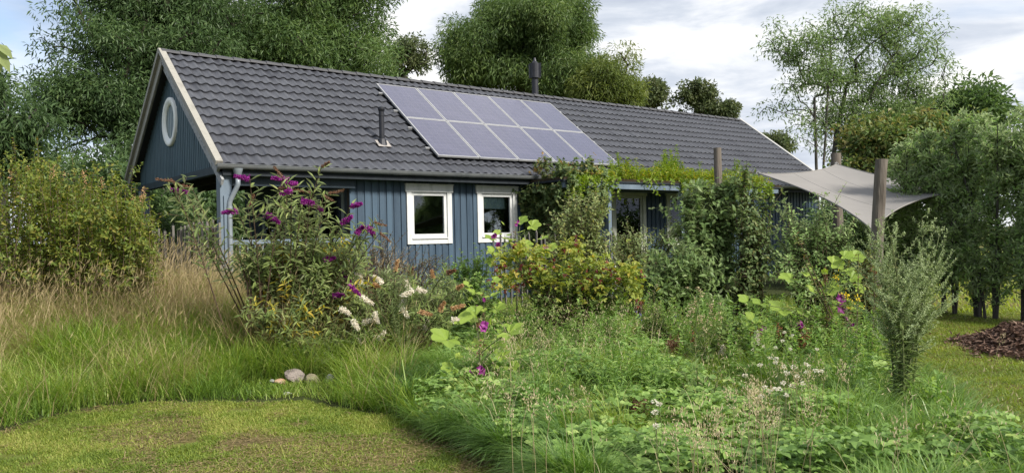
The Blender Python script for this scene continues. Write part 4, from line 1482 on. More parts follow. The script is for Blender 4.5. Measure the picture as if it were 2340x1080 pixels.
# --- yellow shrub with dark red leaf tips (guelder rose turning)
def yel_more(t, base, ms, ml):
    m, r = MB(), MB()
    for (x, y, rx, ry) in ((1150, 590, 25, 20), (1185, 570, 25, 18), (1230, 580, 30, 20), (1310, 560, 30, 14), (1300, 600, 90, 35), (1230, 625, 50, 25), (1350, 600, 50, 30), (1400, 625, 40, 25), (1440, 620, 30, 25), (1160, 640, 30, 20), (1380, 660, 80, 25), (1450, 660, 25, 40), (1280, 640, 90, 20)):
        n = 78
        P = at(x, y, 10.0) + rng.normal(size=(n, 3)) * np.array([rx, 45, ry]) * .5 * 10 / F_PX
        m.inst(CURR, P, nrm(rng.normal(size=(n, 3)) * .7 + np.array([0, 0, -.2])), nrm(np.array([0, -.2, 1]) + rng.normal(size=(n, 3)) * .5), .085 * rng.uniform(.7, 1.2, n), .085, t=np.clip(rng.normal(.5, .25, n), 0, 1))
    for (x, y) in ((1152, 602), (1135, 615), (1172, 560), (1183, 610), (1205, 635), (1312, 556), (1290, 570), (1267, 592), (1395, 622), (1385, 612), (1372, 640), (1352, 630), (1320, 655), (1462, 630), (1155, 660), (1178, 652), (1215, 600), (1300, 612), (1125, 645), (1240, 610), (1410, 640), (1450, 690)):
        n = 5
        P = at(x, y, 9.88) + rng.normal(size=(n, 3)) * .035
        r.inst(CURR, P, nrm(rng.normal(size=(n, 3)) + np.array([0, 0, -.6])), rvec(n), .06, .055, t=rng.random(n))
    m.build('yellow_foliage', L_currant, t, base)
    r.build('dark_red_foliage', L_red, t, base)


shrub('guelder_rose', 'yellow and dark red turning shrub in the middle of the garden', 'shrub',
      [(1290, 640, 130, 55, 10.2), (1200, 640, 60, 50, 10.2), (1390, 650, 70, 50, 10.2), (1290, 710, 130, 50, 10.1), (1270, 760, 130, 35, 10.0), (1180, 590, 40, 25, 10.3), (1310, 580, 40, 20, 10.3), (1440, 640, 25, 35, 10.2)],
      gat(1290, 800, 10.3), 120, 5, .075, .07, L_curgreen, M_stembrown, T=CURR, gap=.06, up=.2, pair=2, arch=.25, depth=.8, f0=.38, more=yel_more, tmu=.6, spread=.16)


# --- mallows: long stalks with big lobed leaves and purple flowers
def mallow(label, base, leaves, flowers, Yd, size=.24, extra_stem=(), small=60, buds=True):
    base = np.array(base)
    t = thing('tall_mallow', label, 'plant', base)
    ms, ml = MB(), MB()
    st_ = base + np.array([0, 0, .9 * max(.3, max(at(x, y, Yd)[2] for x, y, *_ in leaves) - base[2])])
    axis_ = bez(base, (base + st_) / 2 + np.array([.02, 0, 0]), st_, 8)
    ms.tube(axis_, np.linspace(.012, .005, 8), 6)
    for x, y, sx, tilt in leaves:
        c = at(x, y, Yd + rng.uniform(-.2, .2))
        f = float(np.clip((c[2] - base[2] - .1) / max(.2, st_[2] - base[2]), .1, .95))
        p, dd = along(axis_, np.array([f * .8]))
        ms.tube(bez(p[0], (p[0] + c) / 2 + np.array([0, 0, .03]), c, 6), np.linspace(.005, .003, 6), 4)
        D = nrm(c - p[0]) * np.array([1, 1, .1]) + np.array([0, -.35, -.12])
        ml.inst(MALLOW, c - nrm(D) * size * sx * .25, nrm(D), nrm(np.array([rng.normal(0, .15), -tilt - .45, 1.0])), size * sx, size * sx * 1.05, t=float(np.clip(rng.normal(.5, .25), 0, 1)))
    for i in range(small):
        f = rng.random()
        p, dd = along(axis_, np.array([f]))
        d = rvec(1)[0] * np.array([1, 1, .4])
        q = p[0] + nrm(d) * rng.uniform(.08, .26)
        ml.inst(MALLOW, q, nrm(d), nrm(np.array([0, -.3, 1]) + rng.normal(0, .3, 3)), size * rng.uniform(.2, .4), t=float(rng.random()))
        if buds and rng.random() < .22:
            n = 12
            MB().inst(DIA, p[0] + rng.normal(0, .014, (n, 3)), rvec(n), rvec(n), .022, .015, t=rng.random(n)).build('bud', L_spent, t, base)
    for x, y, r in flowers:
        c = at(x, y, Yd - .12)
        f = float(np.clip((c[2] - base[2]) / max(.2, st_[2] - base[2]), .1, .98))
        p, dd = along(axis_, np.array([f * .9]))
        ms.tube(bez(p[0], (p[0] + c) / 2, c, 4), .003, 4)
        fl = MB()
        for w in range(3):
            n = 5
            a = np.arange(n) * 2 * math.pi / n + w
            ax = nrm(np.array([rng.normal(0, .5), -1, rng.normal(.1, .4)]))
            e1 = nrm(np.cross(ax, (0, 0, 1)))
            e2 = np.cross(ax, e1)
            D = e1 * np.cos(a)[:, None] + e2 * np.sin(a)[:, None] + ax * .5
            fl.inst(OVA, np.repeat((c + rng.normal(0, r * .35, 3))[None], n, 0), D, np.repeat(ax[None], n, 0), r * rng.uniform(.8, 1.1, n), r * .95, t=rng.random(n))
        fl.build('flower', L_mauve, t, base)
    for P in extra_stem:
        ms.tube(P, np.linspace(.011, .004, len(P)), 5)
    ms.build('stems', M_stem, t, base)
    ml.build('leaves', L_mallow, t, base)
    return t


mallow('big leaved mallow standing in the lush front grass, purple flowers on its stalk', gat(1095, 875, 7.2), [(1020, 775, 1.25, .35), (1083, 722, 1.15, .2), (1165, 760, 1.15, .3), (1030, 843, .75, .2), (1150, 815, .6, .5), (1120, 800, .6, .3), (1172, 835, .5, .4), (1075, 865, .5, .5), (1140, 790, .6, .1)],
       [(1110, 745, .045), (1098, 848, .042), (1079, 848, .02)], 7.2, .225)
lf = gat(1105, 900, 7.5)
t = thing('wilted_mallow_leaf', 'pale wilted mallow leaf lying on the grass in front of the mallow', 'leaf', at(1105, 878, 6.75))
b_ = np.array(t.location)
m = MB()
m.inst(palm(5, .3, -.35), b_, (.8, -.45, -.25), (.15, -.45, 1), .27, .26, t=.5)
m.build('blade', leafmat('wilted_leaf', [(.33, .37, .20), (.40, .42, .25)], .3), t, b_)
m = MB()
m.tube([b_, b_ + np.array([-.03, .02, -.10]), b_ + np.array([.02, .05, -.2])], .004, 4)
m.build('stalk', L_seed, t, b_)
mallow('mallow with three pale leaves just behind the largest front mallow', gat(1105, 760, 9.0), [(1085, 668, 1.0, .2), (1122, 676, .9, .1), (1135, 706, 1.0, .2), (1070, 650, .6, .2), (1130, 640, .6, .2)], [(1105, 684, .025), (1090, 702, .022)], 9.0, .20, small=40)
mallow('mallow reaching up in front of the second window', gat(1180, 700, 11.0), [(1190, 505, 1, .2), (1216, 516, 1.1, .4), (1122, 545, .9, .2), (1140, 532, .7, .1), (1166, 548, 1, .3), (1128, 575, 1, .5), (1125, 600, .9, .6), (1150, 570, .8, .3), (1200, 560, 1, .2), (1240, 545, .8, .2), (1258, 566, .9, .4), (1230, 575, .7, .3), (1190, 530, .6, .3)],
       [(1131, 541, .042), (1139, 560, .035), (1246, 564, .045), (1200, 570, .04), (1180, 512, .03), (1146, 592, .03)], 11.0, .20, small=70)
stems_ = [bez(gat(1952, 872, 8.2), at(1915, 760, 8.2), at(1835, 590, 8.2), 10), bez(gat(1985, 860, 8.3), at(1985, 760, 8.3), at(1972, 640, 8.3), 8)]
md = mallow('mallow on the right with wide bright leaves and a purple bloom', gat(1890, 850, 8.4), [(1708, 688, 1.0, .3), (1737, 693, .9, .1), (1785, 706, 1.25, .2), (1806, 637, 1.1, .0), (1852, 632, .9, .1), (1905, 602, 1.0, .5), (1890, 660, 1.3, .2), (1952, 588, 1.0, .3), (1948, 634, .9, .5), (1722, 727, .9, .3), (1897, 778, 1.1, .9), (1860, 665, .9, .2),
                                                                                         (1915, 700, .7, .6), (1955, 700, .7, .6), (1930, 585, .8, .2), (1938, 618, .7, .4), (1710, 745, .8, .4), (1960, 660, .7, .4), (1870, 730, 1.0, .7), (1835, 715, .8, .4), (1890, 720, .9, .6), (1760, 750, .8, .3)],
            [(1921, 695, .06), (1821, 743, .04), (1744, 757, .038), (1946, 741, .025), (1935, 728, .018)], 8.4, .20, small=110, extra_stem=stems_)
yb = gat(1952, 872, 8.2)
t = thing('currant_seedling', 'leaning dark stemmed currant with yellowing leaves at its top, among the right mallow', 'shrub', yb)
ms, ml = MB(), MB()
for P in (stems_[0], bez(yb, at(1900, 700, 8.2), at(1818, 535, 8.2), 9), bez(yb + np.array([.15, 0, 0]), at(2000, 700, 8.3), at(1998, 555, 8.3), 9), bez(yb, at(1960, 720, 8.3), at(1960, 580, 8.3), 9)):
    ms.tube(P + np.array([0, -.015, 0]), np.linspace(.012, .003, len(P)), 5)
    stem_leaves(ml, P, .065, .06, .035, .45, 1, .2, 2, CURR, .1, .5, .25, jit=.5)
ms.build('stems', M_stembrown, t, yb)
ml.build('foliage', L_maple, t, yb)

# --- bushes along the front of the house
shrub('elder_bush', 'dense mid green elder like bush, low and broad, left of the tallest raspberries', 'shrub', [(1540, 610, 90, 50, 11.3), (1510, 660, 70, 50, 11.1), (1600, 650, 70, 60, 11.2), (1560, 570, 50, 25, 11.4), (1640, 700, 60, 40, 11.0), (1480, 620, 30, 40, 11.3)],
      gat(1560, 770, 11.5), 110, 5, .13, .055, L_rasp, M_stem, T=OVA, gap=.075, up=.3, arch=.3, f0=.25)
shrub('raspberry_thicket', 'tall raspberry canes in front of the canopy, drooping pale leaves', 'shrub', [(1600, 450, 50, 45, 12.6), (1560, 500, 45, 50, 12.5), (1620, 520, 60, 60, 12.5), (1680, 480, 50, 60, 12.4), (1590, 560, 50, 40, 12.2), (1655, 430, 40, 30, 12.6), (1640, 600, 60, 50, 12.2), (1530, 460, 25, 20, 12.6), (1600, 425, 40, 25, 12.7), (1680, 430, 45, 40, 12.6), (1570, 470, 30, 40, 12.6)],
      gat(1620, 720, 12.6), 150, 6, .14, .075, L_rasp, M_stem, T=OVA, gap=.085, up=-.1, arch=.3, f0=.2)
shrub('climber_column', 'narrow leafy climber column beside the cracked post, reaching over the canopy', 'climber', [(1705, 420, 22, 40, 12.2), (1700, 500, 40, 50, 12.0), (1725, 560, 45, 60, 11.9), (1712, 370, 16, 25, 12.2), (1700, 640, 45, 60, 11.8), (1745, 480, 35, 40, 12.1)],
      gat(1712, 730, 12.0), 80, 6, .105, .06, L_vine, M_stembrown, T=OVA, gap=.07, up=0, arch=.2, f0=.1)
shrub('sail_shrub', 'dark green shrub under the sail with two thin upright shoots', 'shrub', [(1850, 520, 60, 50, 11.8), (1800, 570, 50, 70, 11.8), (1900, 560, 60, 60, 11.7), (1840, 640, 90, 50, 11.5), (1940, 520, 35, 50, 11.7), (1925, 620, 40, 50, 11.5), (1790, 480, 35, 30, 12.2), (1885, 440, 5, 45, 11.6), (1922, 445, 5, 40, 11.6)],
      gat(1860, 760, 11.8), 120, 6, .085, .042, L_curgreen if False else L_hedge, M_stembrown, T=OVA, gap=.055, up=.3, arch=.3, f0=.15)
shrub('light_shrub', 'loose pale leaved shrub in front of the glazed door', 'shrub', [(1430, 540, 50, 30, 12.6), (1500, 550, 60, 35, 12.6), (1460, 590, 70, 40, 12.4), (1400, 570, 40, 45, 12.4), (1545, 530, 35, 30, 12.8), (1440, 500, 12, 14, 12.6)],
      gat(1460, 700, 12.7), 80, 5, .075, .035, L_light, M_stembrown, T=OVA, gap=.05, up=.4, arch=.2, f0=.15)
shrub('yellow_tipped_shrub', 'tall shrub with yellow tipped shoots at the near end of the canopy', 'shrub', [(1290, 530, 45, 45, 11.9), (1350, 500, 45, 60, 11.9), (1340, 560, 60, 40, 11.8), (1265, 490, 12, 12, 11.8), (1380, 560, 35, 50, 11.9), (1340, 450, 30, 30, 12.0), (1260, 560, 25, 30, 11.8), (1375, 450, 20, 40, 12.0), (1310, 470, 35, 40, 12.0)],
      gat(1320, 690, 12.0), 125, 5, .09, .042, L_light, M_stembrown, T=OVA, gap=.055, up=.5, arch=.15, f0=.15, tmu=.6)
shrub('currant_bush', 'low green bush under the second window, left of the yellow shrub', 'shrub', [(1060, 640, 70, 35, 11.2), (1110, 660, 60, 50, 11.0), (1040, 610, 40, 20, 11.4), (1000, 650, 30, 25, 11.2), (1090, 600, 40, 25, 11.3)], gat(1070, 730, 11.2), 70, 5, .075, .06, L_cover, M_stem, T=CURR, gap=.055, up=.3, arch=.2, f0=.2)
shrub('dark_perennial', 'dark stemmed perennial with seed heads against the blue boards', 'plant', [(880, 560, 25, 30, 10.4), (850, 590, 40, 30, 10.3), (830, 560, 35, 30, 10.3), (910, 610, 40, 30, 10.4), (870, 500, 14, 20, 10.4), (960, 600, 40, 25, 10.4), (1000, 610, 40, 20, 10.5)],
      gat(880, 740, 10.4), 70, 3, .05, .018, leafmat('dusky_leaf', [(.035, .05, .03), (.06, .075, .04), (.10, .075, .05), (.12, .06, .05)], .25), M_stembrown, T=LAN, gap=.035, up=.6, arch=.1, f0=.2)


shrub('bronze_sapling', 'bronze tinged sapling hiding the foot of the sail post', 'shrub', [(1992, 600, 28, 30, 9.7), (1970, 660, 45, 55, 9.6), (2008, 690, 35, 70, 9.6), (1940, 720, 40, 40, 9.5), (1985, 750, 50, 40, 9.4)],
      gat(1980, 800, 9.7), 105, 4, .075, .04, L_maple, M_stembrown, T=OVA, gap=.06, up=.1, arch=.2, f0=.2, tmu=.55)

shrub('lemon_balm', 'fresh green leafy clump in front of the elder like bush, left of the right mallow', 'plant', [(1660, 760, 50, 30, 8.3), (1700, 790, 40, 30, 8.2), (1620, 780, 35, 30, 8.2), (1655, 820, 50, 25, 7.9)],
      gat(1660, 880, 8.2), 60, 4, .06, .04, L_curgreen, M_stem, T=OVA, gap=.045, up=.3, arch=.15, f0=.2)
shrub('bramble', 'bramble tangle behind the white flower heads, under the right mallow', 'shrub', [(1790, 740, 70, 35, 8.7), (1870, 770, 60, 45, 8.4), (1760, 790, 50, 30, 8.4), (1900, 830, 60, 40, 8.0), (1830, 820, 60, 30, 8.0)],
      gat(1840, 860, 8.4), 75, 4, .065, .045, L_cover, M_stembrown, T=OVA, gap=.05, up=.1, arch=.3, f0=.15, tmu=.6)
shrub('meadow_cranesbill', 'tall thin stemmed leafy plant between the yellow shrub and the elder like bush', 'plant', [(1500, 730, 50, 35, 9.4), (1450, 790, 50, 30, 9.0), (1540, 740, 30, 30, 9.2)],
      gat(1490, 830, 9.3), 50, 4, .055, .02, L_curgreen, M_stem, T=LAN, gap=.035, up=.5, arch=.1, f0=.2, tmu=.65)
shrub('fern_clump', 'feathery dark green clump beneath the yellow shrub', 'plant', [(1330, 790, 70, 30, 9.3), (1240, 800, 50, 30, 9.0), (1390, 760, 40, 30, 9.4)],
      gat(1310, 850, 9.2), 60, 4, .05, .014, L_cover, M_stem, T=LAN, gap=.022, up=.4, arch=.25, f0=.15)

# --- climber over gutter and canopy corner, hanging on the wall
vb = hw(6.6, -.2, 0)
t = thing('wall_climber', 'climber covering the near canopy corner and hanging down the blue wall', 'climber', vb)
ms, ml, mbz = MB(), MB(), MB()
paths = []
for i in range(170):
    a = rng.uniform(6.45, 7.75)
    if rng.random() < .2:
        P = bez(hw(rng.uniform(6.2, 6.9), rng.uniform(.1, .28), 0), hw(a, .25, 1.6), hw(rng.uniform(6.3, 7.1), rng.uniform(-.02, .30), rng.uniform(1.2, 2.45)), 10)
    else:
        P = bez(hw(rng.uniform(6.5, 7.3), rng.uniform(-1.0, -.1), 0), hw(a + .2, rng.uniform(-.9, 0), 2.2), hw(a, rng.uniform(-1.25, .2), rng.uniform(1.75, 2.95) - (.35 if a < 6 else 0)), 10)
    paths.append(P)
    ms.tube(P, np.linspace(.008, .003, 10), 4, cap=False)
    stem_leaves(ml, P, .10, .085, .055, .35, 1, .1, 2, VINE, .1, .45, .22, jit=.6)
    for q in range(4):
        p, dd = along(P, np.array([rng.uniform(.55, 1)]))
        e = p[0] + nrm(rvec(1)[0] + np.array([0, 0, .2])) * rng.uniform(.12, .35)
        dest = mbz if (p[0][2] > 2.6 and rng.random() < .45) else ml
        stem_leaves(dest, bez(p[0], (p[0] + e) / 2 + np.array([0, 0, .04]), e, 5), .075, .06, .045, .05, 1, .2, 2, OVA, .1, .5, .22, jit=.5)
ms.build('stems', M_stembrown, t, vb)
ml.build('foliage', L_vine, t, vb)
mbz.build('bronze_foliage', L_vinebrown, t, vb)

# --- plants growing on the canopy
cb = hw(9.5, -.5, ZE - .09)
t = thing('canopy_planting', 'bright yellow green plants growing on the roof of the canopy', 'roof plants', cb)
ms, ml = MB(), MB()
for i in range(1000):
    a = rng.uniform(6.9, 13.6)
    b = rng.uniform(-1.05, -.06)
    h = (.09 + .12 * rng.random() + .55 * max(0, vnoise(a, b, .4, 2) - .5) * 2 * rng.random() ** .7) * np.interp(a, [6.9, 8, 9.2, 12, 13.6], [.8, 1.0, 1.5, 1.7, 1.4])
    p = hw(a, b, ZE - .09)
    e = p + np.array([rng.normal(0, .07), rng.normal(0, .07), h])
    P = bez(p, (p + e) / 2 + np.array([rng.normal(0, .03), 0, .03]), e, 6)
    ms.tube(P, np.linspace(.004, .002, 6), 3, cap=False)
    stem_leaves(ml, P, .085, .034, .03, .05, 1, .45, 2, LAN, .3, np.clip(.42 + (.3 - h) * .3 + .18 * (b < -.9), 0, 1), .2, jit=.4)
for i in range(115):                                         # trailers over the front edge
    a = rng.choice([rng.uniform(6.7, 7.9), rng.uniform(7.9, 10.2), rng.uniform(10.1, 13.6)], p=[.34, .04, .62])
    p = hw(a, -1.04, ZE - .08)
    e = p + np.array([rng.normal(0, .08), -.05 - .06 * rng.random(), -rng.uniform(.08, .45)])
    P = bez(p, p + np.array([0, -.10, .03]), e, 6)
    ms.tube(P, np.linspace(.004, .002, 6), 3, cap=False)
    stem_leaves(ml, P, .085, .05, .035, .05, 1, .3, 2, OVA, .2, .3, .2, jit=.5)
ms.build('stems', M_stem, t, cb)
ml.build('foliage', L_sedum, t, cb)

# --- the tall fleabane on the right
fb = gat(2066, 930, 6.2)
t = thing('tall_fleabane', 'tall feathery fleabane at the edge of the right lawn, its top branched with tiny buds', 'plant', fb)
ms, ml, mh = MB(), MB(), MB()
for k in range(9):
    tp_ = at(2066 + rng.normal(0, 40), 492 + abs(rng.normal(0, 80)), 6.2 + rng.normal(0, .12))
    b0 = fb + np.array([rng.normal(0, .06), rng.normal(0, .06), 0])
    P = bez(b0, (b0 + tp_) / 2 + np.array([rng.normal(0, .05), 0, .1]), tp_, 14)
    ms.tube(P, np.linspace(.010, .003, 14), 5)
    stem_leaves(ml, P, .13, .017, .010, .04, .6, .15, 1, LAN, .2, .4, .2, jit=.35)
    for q in range(34):
        f = rng.uniform(.33, 1)
        p, dd = along(P, np.array([f]))
        ln = np.interp(f, [.33, .5, .8, 1], [.26, .34, .22, .08]) * rng.uniform(.6, 1.2)
        d = nrm(np.array([rng.normal(), rng.normal(), rng.uniform(.9, 1.8)]))
        e = p[0] + d * ln
        Q = bez(p[0], p[0] + d * ln * .45 + np.array([d[0], d[1], -.2]) * .05, e, 6)
        ms.tube(Q, np.linspace(.003, .0012, 6), 3, cap=False)
        stem_leaves(mh, Q, .024, .008, .008, .3, 1, .8, 2, DIA, .1, .55, .25, jit=.5)
        stem_leaves(ml, Q, .05, .008, .022, .02, .7, .6, 1, LAN, .3, .5, .2)
ms.build('stems', M_stem, t, fb)
ml.build('foliage', L_horse, t, fb)
mh.build('bud_sprays', leafmat('fleabane_bud', [(.15, .20, .09), (.22, .27, .14), (.32, .36, .22)], .35), t, fb)


# --- single upright weeds, one of a kind each
def weed(name, label, tips, base, Yd, L, Wd, gap, lm, cat='plant', pair=2, T=LAN, up=.6, heads=None, hm=None, hname='flower_head', r=.006, f0=.1, side=0, tmu=.5):
    base = np.array(base)
    t = thing(name, label, cat, base)
    ms, ml = MB(), MB()
    for x, y in tips:
        e = at(x, y, Yd + rng.normal(0, .1))
        b0 = base + np.array([rng.normal(0, .05), rng.normal(0, .05), 0])
        P = bez(b0, (b0 + e) / 2 + np.array([rng.normal(0, .04), 0, .06]), e, 10)
        ms.tube(P, np.linspace(r, .002, 10), 4)
        stem_leaves(ml, P, L, Wd, gap, f0, 1, up, pair, T, .45, tmu, .2)
        for q in range(side):
            p, dd = along(P, np.array([rng.uniform(.35, .95)]))
            e2 = p[0] + nrm(dd[0] + rvec(1)[0] * .8) * rng.uniform(.08, .2)
            Q = bez(p[0], (p[0] + e2) / 2, e2, 4)
            ms.tube(Q, .0018, 3, cap=False)
            stem_leaves(ml, Q, L * .6, Wd * .6, gap, .1, 1, up, pair, T, .4, tmu, .2)
            if heads:
                n = heads
                MB().inst(DIA, e2 + rng.normal(0, .009, (n, 3)), rvec(n), rvec(n), .02, .013, t=rng.random(n)).build(hname, hm, t, base)
        if heads:
            n = heads * 3
            MB().inst(DIA, e + rng.normal(0, .013, (n, 3)) * np.array([1, 1, 2]), rvec(n), rvec(n), .024, .015, t=rng.random(n)).build(hname, hm, t, base)
    ms.build('stems', M_stem, t, base)
    ml.build('foliage', lm, t, base)
    return t


weed('willowherb', 'pale green upright willowherb in the centre right of the bed, below the elder like bush', [(1602, 668), (1590, 690), (1625, 700), (1575, 715), (1645, 720), (1600, 730)], gat(1605, 930, 7.9), 7.9, .10, .017, .03, L_curgreen, heads=8, hm=L_seed, side=5)
weed('fleabane_weed', 'thin grey green weed rising between the white buddleja flowers', [(938, 612), (925, 640), (950, 660), (905, 668), (915, 690), (960, 690), (895, 700)], gat(930, 850, 8.6), 8.6, .08, .012, .02, L_horse, side=5)
weed('young_weed', 'small seed headed weed standing in front of the yellow shrub', [(1232, 760), (1222, 770), (1240, 785)], gat(1232, 870, 8.6), 8.6, .06, .012, .025, L_light, heads=5, hm=L_seed, side=3)
weed('nettle', 'leafy nettle in the right foreground of the bed, left of the white flowers', [(1590, 830), (1620, 860), (1560, 850), (1640, 840)], gat(1605, 985, 6.3), 6.3, .10, .045, .05, L_curgreen, T=OVA, up=.3, side=3)
weed('yellow_loosestrife', 'yellowing plant right of the turning shrub, low in the bed', [(1430, 735), (1445, 750), (1420, 760), (1455, 745), (1410, 745)], gat(1435, 830, 9.2), 9.2, .055, .03, .03, L_currant, T=DIA, side=5)
weed('evening_primrose', 'small yellow flowered plant among the right mallow', [(1912, 636), (1935, 678), (1960, 680), (2025, 700), (1945, 800)], gat(1950, 870, 8.1), 8.1, .05, .03, .04, L_light, T=DIA, heads=5, hm=L_yellow, side=2)
weed('harebell', 'blue flowered stalk in front of the elder like bush', [(1463, 722), (1545, 722)], gat(1500, 800, 10.0), 10.0, .05, .01, .04, L_horse, heads=3, hm=L_blue, side=1)


def dock(name, label, blobs, base, Yd, n=650, lm=None, sz=.018):
    base = np.array(base)
    t = thing(name, label, 'plant', base)
    ms = MB()
    for x, y, rx, ry in blobs:
        c = at(x, y, Yd)
        for q in range(7):
            e = c + rng.normal(size=3) * np.array([rx, 20, ry]) * .55 * Yd / F_PX
            b0 = base + rng.normal(0, .03, 3) * np.array([1, 1, 0])
            P = bez(b0, (b0 + e) / 2 + np.array([0, 0, .04]), e, 7)
            ms.tube(P, np.linspace(.005, .002, 7), 4)
            k = max(10, n // (7 * len(blobs)))
            f = rng.uniform(.5, 1, k)
            p, dd = along(P, f)
            MB().inst(DIA, p + rng.normal(0, .014, (k, 3)), rvec(k), rvec(k), sz, sz * .75, t=rng.random(k)).build('seed_head', lm or L_dock, t, base)
    ms.build('stems', M_stembrown, t, base)


dock('dried_dock', 'bushy dark brown dried dock in the middle of the ground cover', [(1540, 790, 26, 28), (1535, 775, 20, 16), (1555, 815, 16, 18)], gat(1548, 880, 8.4), 8.4, 1100)
dock('dried_dock', 'small dark brown dock half sunk in the ground cover, nearest the front', [(1452, 920, 18, 18)], gat(1455, 960, 5.9), 5.9, 420)
RST = leafmat('rusty_sorrel', [(.16, .06, .03), (.26, .11, .05), (.33, .16, .08)], .25)
dock('rusty_sorrel', 'rusty sorrel stalk below the leftmost leaves of the right mallow', [(1722, 745, 10, 26), (1728, 765, 10, 14)], gat(1728, 850, 8.5), 8.5, 330, RST)
dock('rusty_sorrel', 'rusty sorrel stalk between the two purple mallow blooms', [(1778, 745, 9, 24)], gat(1780, 850, 8.4), 8.4, 260, RST)
dock('rusty_sorrel', 'rusty sorrel stalk under the wide leaves, just right of the others', [(1834, 772, 11, 20), (1845, 752, 7, 14)], gat(1836, 870, 8.2), 8.2, 330, RST)
dock('rusty_sorrel', 'thin reddish stalk beside the dark dried dock', [(1585, 770, 7, 22)], gat(1588, 850, 8.5), 8.5, 160, RST)
for x, y, ln, kk in ((1727, 772, .13, 'white'), (1650, 800, .09, 'white'), (1688, 812, .13, 'faded')):
    b0 = gat(x + 4, y + 110, 8.0)
    t = thing('meadowsweet', {1727: 'upright cream flower spike, highest of the white blooms on the right', 1650: 'small cream flower spike above the willowherb foot', 1688: 'faded cream and tan flower spike left of the white cluster'}[x], 'flower', b0)
    c = at(x, y, 8.0)
    spike('flower_panicle', L_white if kk == 'white' else L_seed, t, b0, c - np.array([0, 0, ln / 2]), (rng.normal(0, .2), 0, 1), ln, .042, 150, .018, root=None)
    m = MB()
    P = bez(b0, (b0 + c) / 2, c, 7)
    m.tube(P, .004, 4)
    stem_leaves(m, P, .08, .03, .06, .2, .85, .4, 2, LAN)
    m.build('stem', L_horse, t, b0)

WFL = [(1795, 762), (1812, 768), (1785, 775), (1770, 800), (1805, 795), (1760, 815), (1778, 822), (1790, 835), (1800, 850), (1840, 830), (1850, 838), (1862, 848), (1822, 855), (1835, 870), (1790, 870), (1772, 885), (1800, 900), (1742, 905), (1745, 880), (1812, 838), (1830, 760), (1820, 752), (1866, 795), (1700, 855), (1720, 800), (1750, 790),
       (1772, 830), (1785, 890), (1845, 855), (1758, 893), (1500, 922), (1510, 925), (1498, 940), (1502, 972), (1815, 885), (1880, 850), (1735, 835)]
for i, (x, y) in enumerate(WFL):
    Y = (1.5 - rng.uniform(.38, .52)) * F_PX / (y - 527)
    c = at(x + rng.normal(0, 3), y + rng.normal(0, 3), Y)
    b0 = np.array([c[0] + rng.normal(0, .04), c[1] + rng.normal(0, .04), 0])
    b0[2] = float(gz(b0[0], b0[1]))
    t = thing('white_wildflower', 'small white clover like flower head on a thin stalk in the right of the bed', 'flower', b0, 'white flower heads in the bed')
    m = MB()
    m.tube(bez(b0, (b0 + c) / 2 + np.array([.02, 0, 0]), c, 6), .002, 4)
    m.build('stem', M_stem, t, b0)
    m = MB()
    n = 34
    d = rvec(n)
    rr = rng.uniform(.009, .017)
    m.inst(DIA, c + d * rr * np.array([1.25, 1.25, .7]) * rng.uniform(.4, 1, n)[:, None], nrm(d + np.array([0, 0, .3])), rvec(n), .011, .008, t=rng.random(n))
    m.build('flower_head', L_white, t, b0)


# --- branch tip reaching in from the left, stones, mulch heap
tb = at(-60, 40, 3.6)
t = thing('overhanging_branch', 'drooping pale green leaves of a branch at the left edge of the photo', 'branch', tb)
m = MB()
m.tube(bez(tb + np.array([-.5, 0, .3]), tb + np.array([-.1, 0, .1]), at(-8, 112, 3.6), 8), np.linspace(.012, .004, 8), 6)
m.build('twig', M_stembrown, t, tb)
m = MB()
for (x0, y0, x1, y1, w) in ((-6, 100, 30, 132, .045), (-8, 112, 24, 165, .05), (-10, 120, 2, 165, .04), (-12, 100, -40, 160, .05), (-30, 70, -50, 140, .05)):
    p, q = at(x0, y0, 3.6), at(x1, y1, 3.6)
    m.inst(LAN, p, q - p, (.3, -.6, .6), float(np.linalg.norm(q - p)), w, .5 * w, t=.6)
m.build('leaves', L_light, t, tb)


def stone(x, y, w, h, Y, label, mat, flat=.8):
    import bmesh
    c = at(x, y, Y)
    bm = bmesh.new()
    bmesh.ops.create_icosphere(bm, subdivisions=4, radius=1)
    V = np.array([v.co[:] for v in bm.verts])
    F = np.array([[v.index for v in f.verts] for f in bm.faces])
    bm.free()
    for q in range(16):                                      # chip facets off, then roughen
        d = rvec(1)[0]
        k = rng.uniform(.62, .88)
        e = V @ d
        V = V - np.outer(np.maximum(0, e - k), d)
    V *= (1 + .05 * (vnoise(V[:, 0] + V[:, 2] * 2, V[:, 1] - V[:, 2], .22, 7) - .5) + .03 * (vnoise(V[:, 0] - V[:, 2], V[:, 1] + V[:, 2], .08, 8) - .5))[:, None]
    V = V * np.array([w, w * flat, h]) * Y / F_PX / 2 * 1.15
    o = MB()
    o.add(V + c, F)
    ob = o.build('garden_stone', mat, base=c)
    return tag(ob, label, 'stone', 'stones at the lawn edge')


S1 = surf('pinkish_stone', (.15, .125, .115), (.27, .23, .21), 14, .9, .2, 0, .6, c3=(.20, .175, .16), bscale=45)
S2 = surf('mossy_stone', (.12, .11, .055), (.22, .195, .13), 10, .9, .2, 0, .5, c3=(.24, .25, .13), bscale=40)
S3 = surf('grey_stone', (.15, .16, .145), (.24, .245, .23), 9, .9, .2, 0, .5, bscale=40)
S4 = surf('orange_stone', (.30, .16, .08), (.42, .32, .24), 9, .9, .2, 0, .5, bscale=40)
stone(671, 860, 46, 32, 8.15, 'largest pinkish stone of the pile at the lawn edge', S1)
stone(712, 866, 38, 24, 8.1, 'mossy yellowish stone right of the largest one', S2)
stone(752, 866, 22, 22, 8.15, 'greyish stone at the right end of the pile, in the grass', S3)
stone(640, 872, 24, 16, 8.05, 'orange brown stone at the left of the largest one', S4)
stone(622, 870, 14, 10, 8.05, 'tiny pale stone at the left end of the pile', S3)
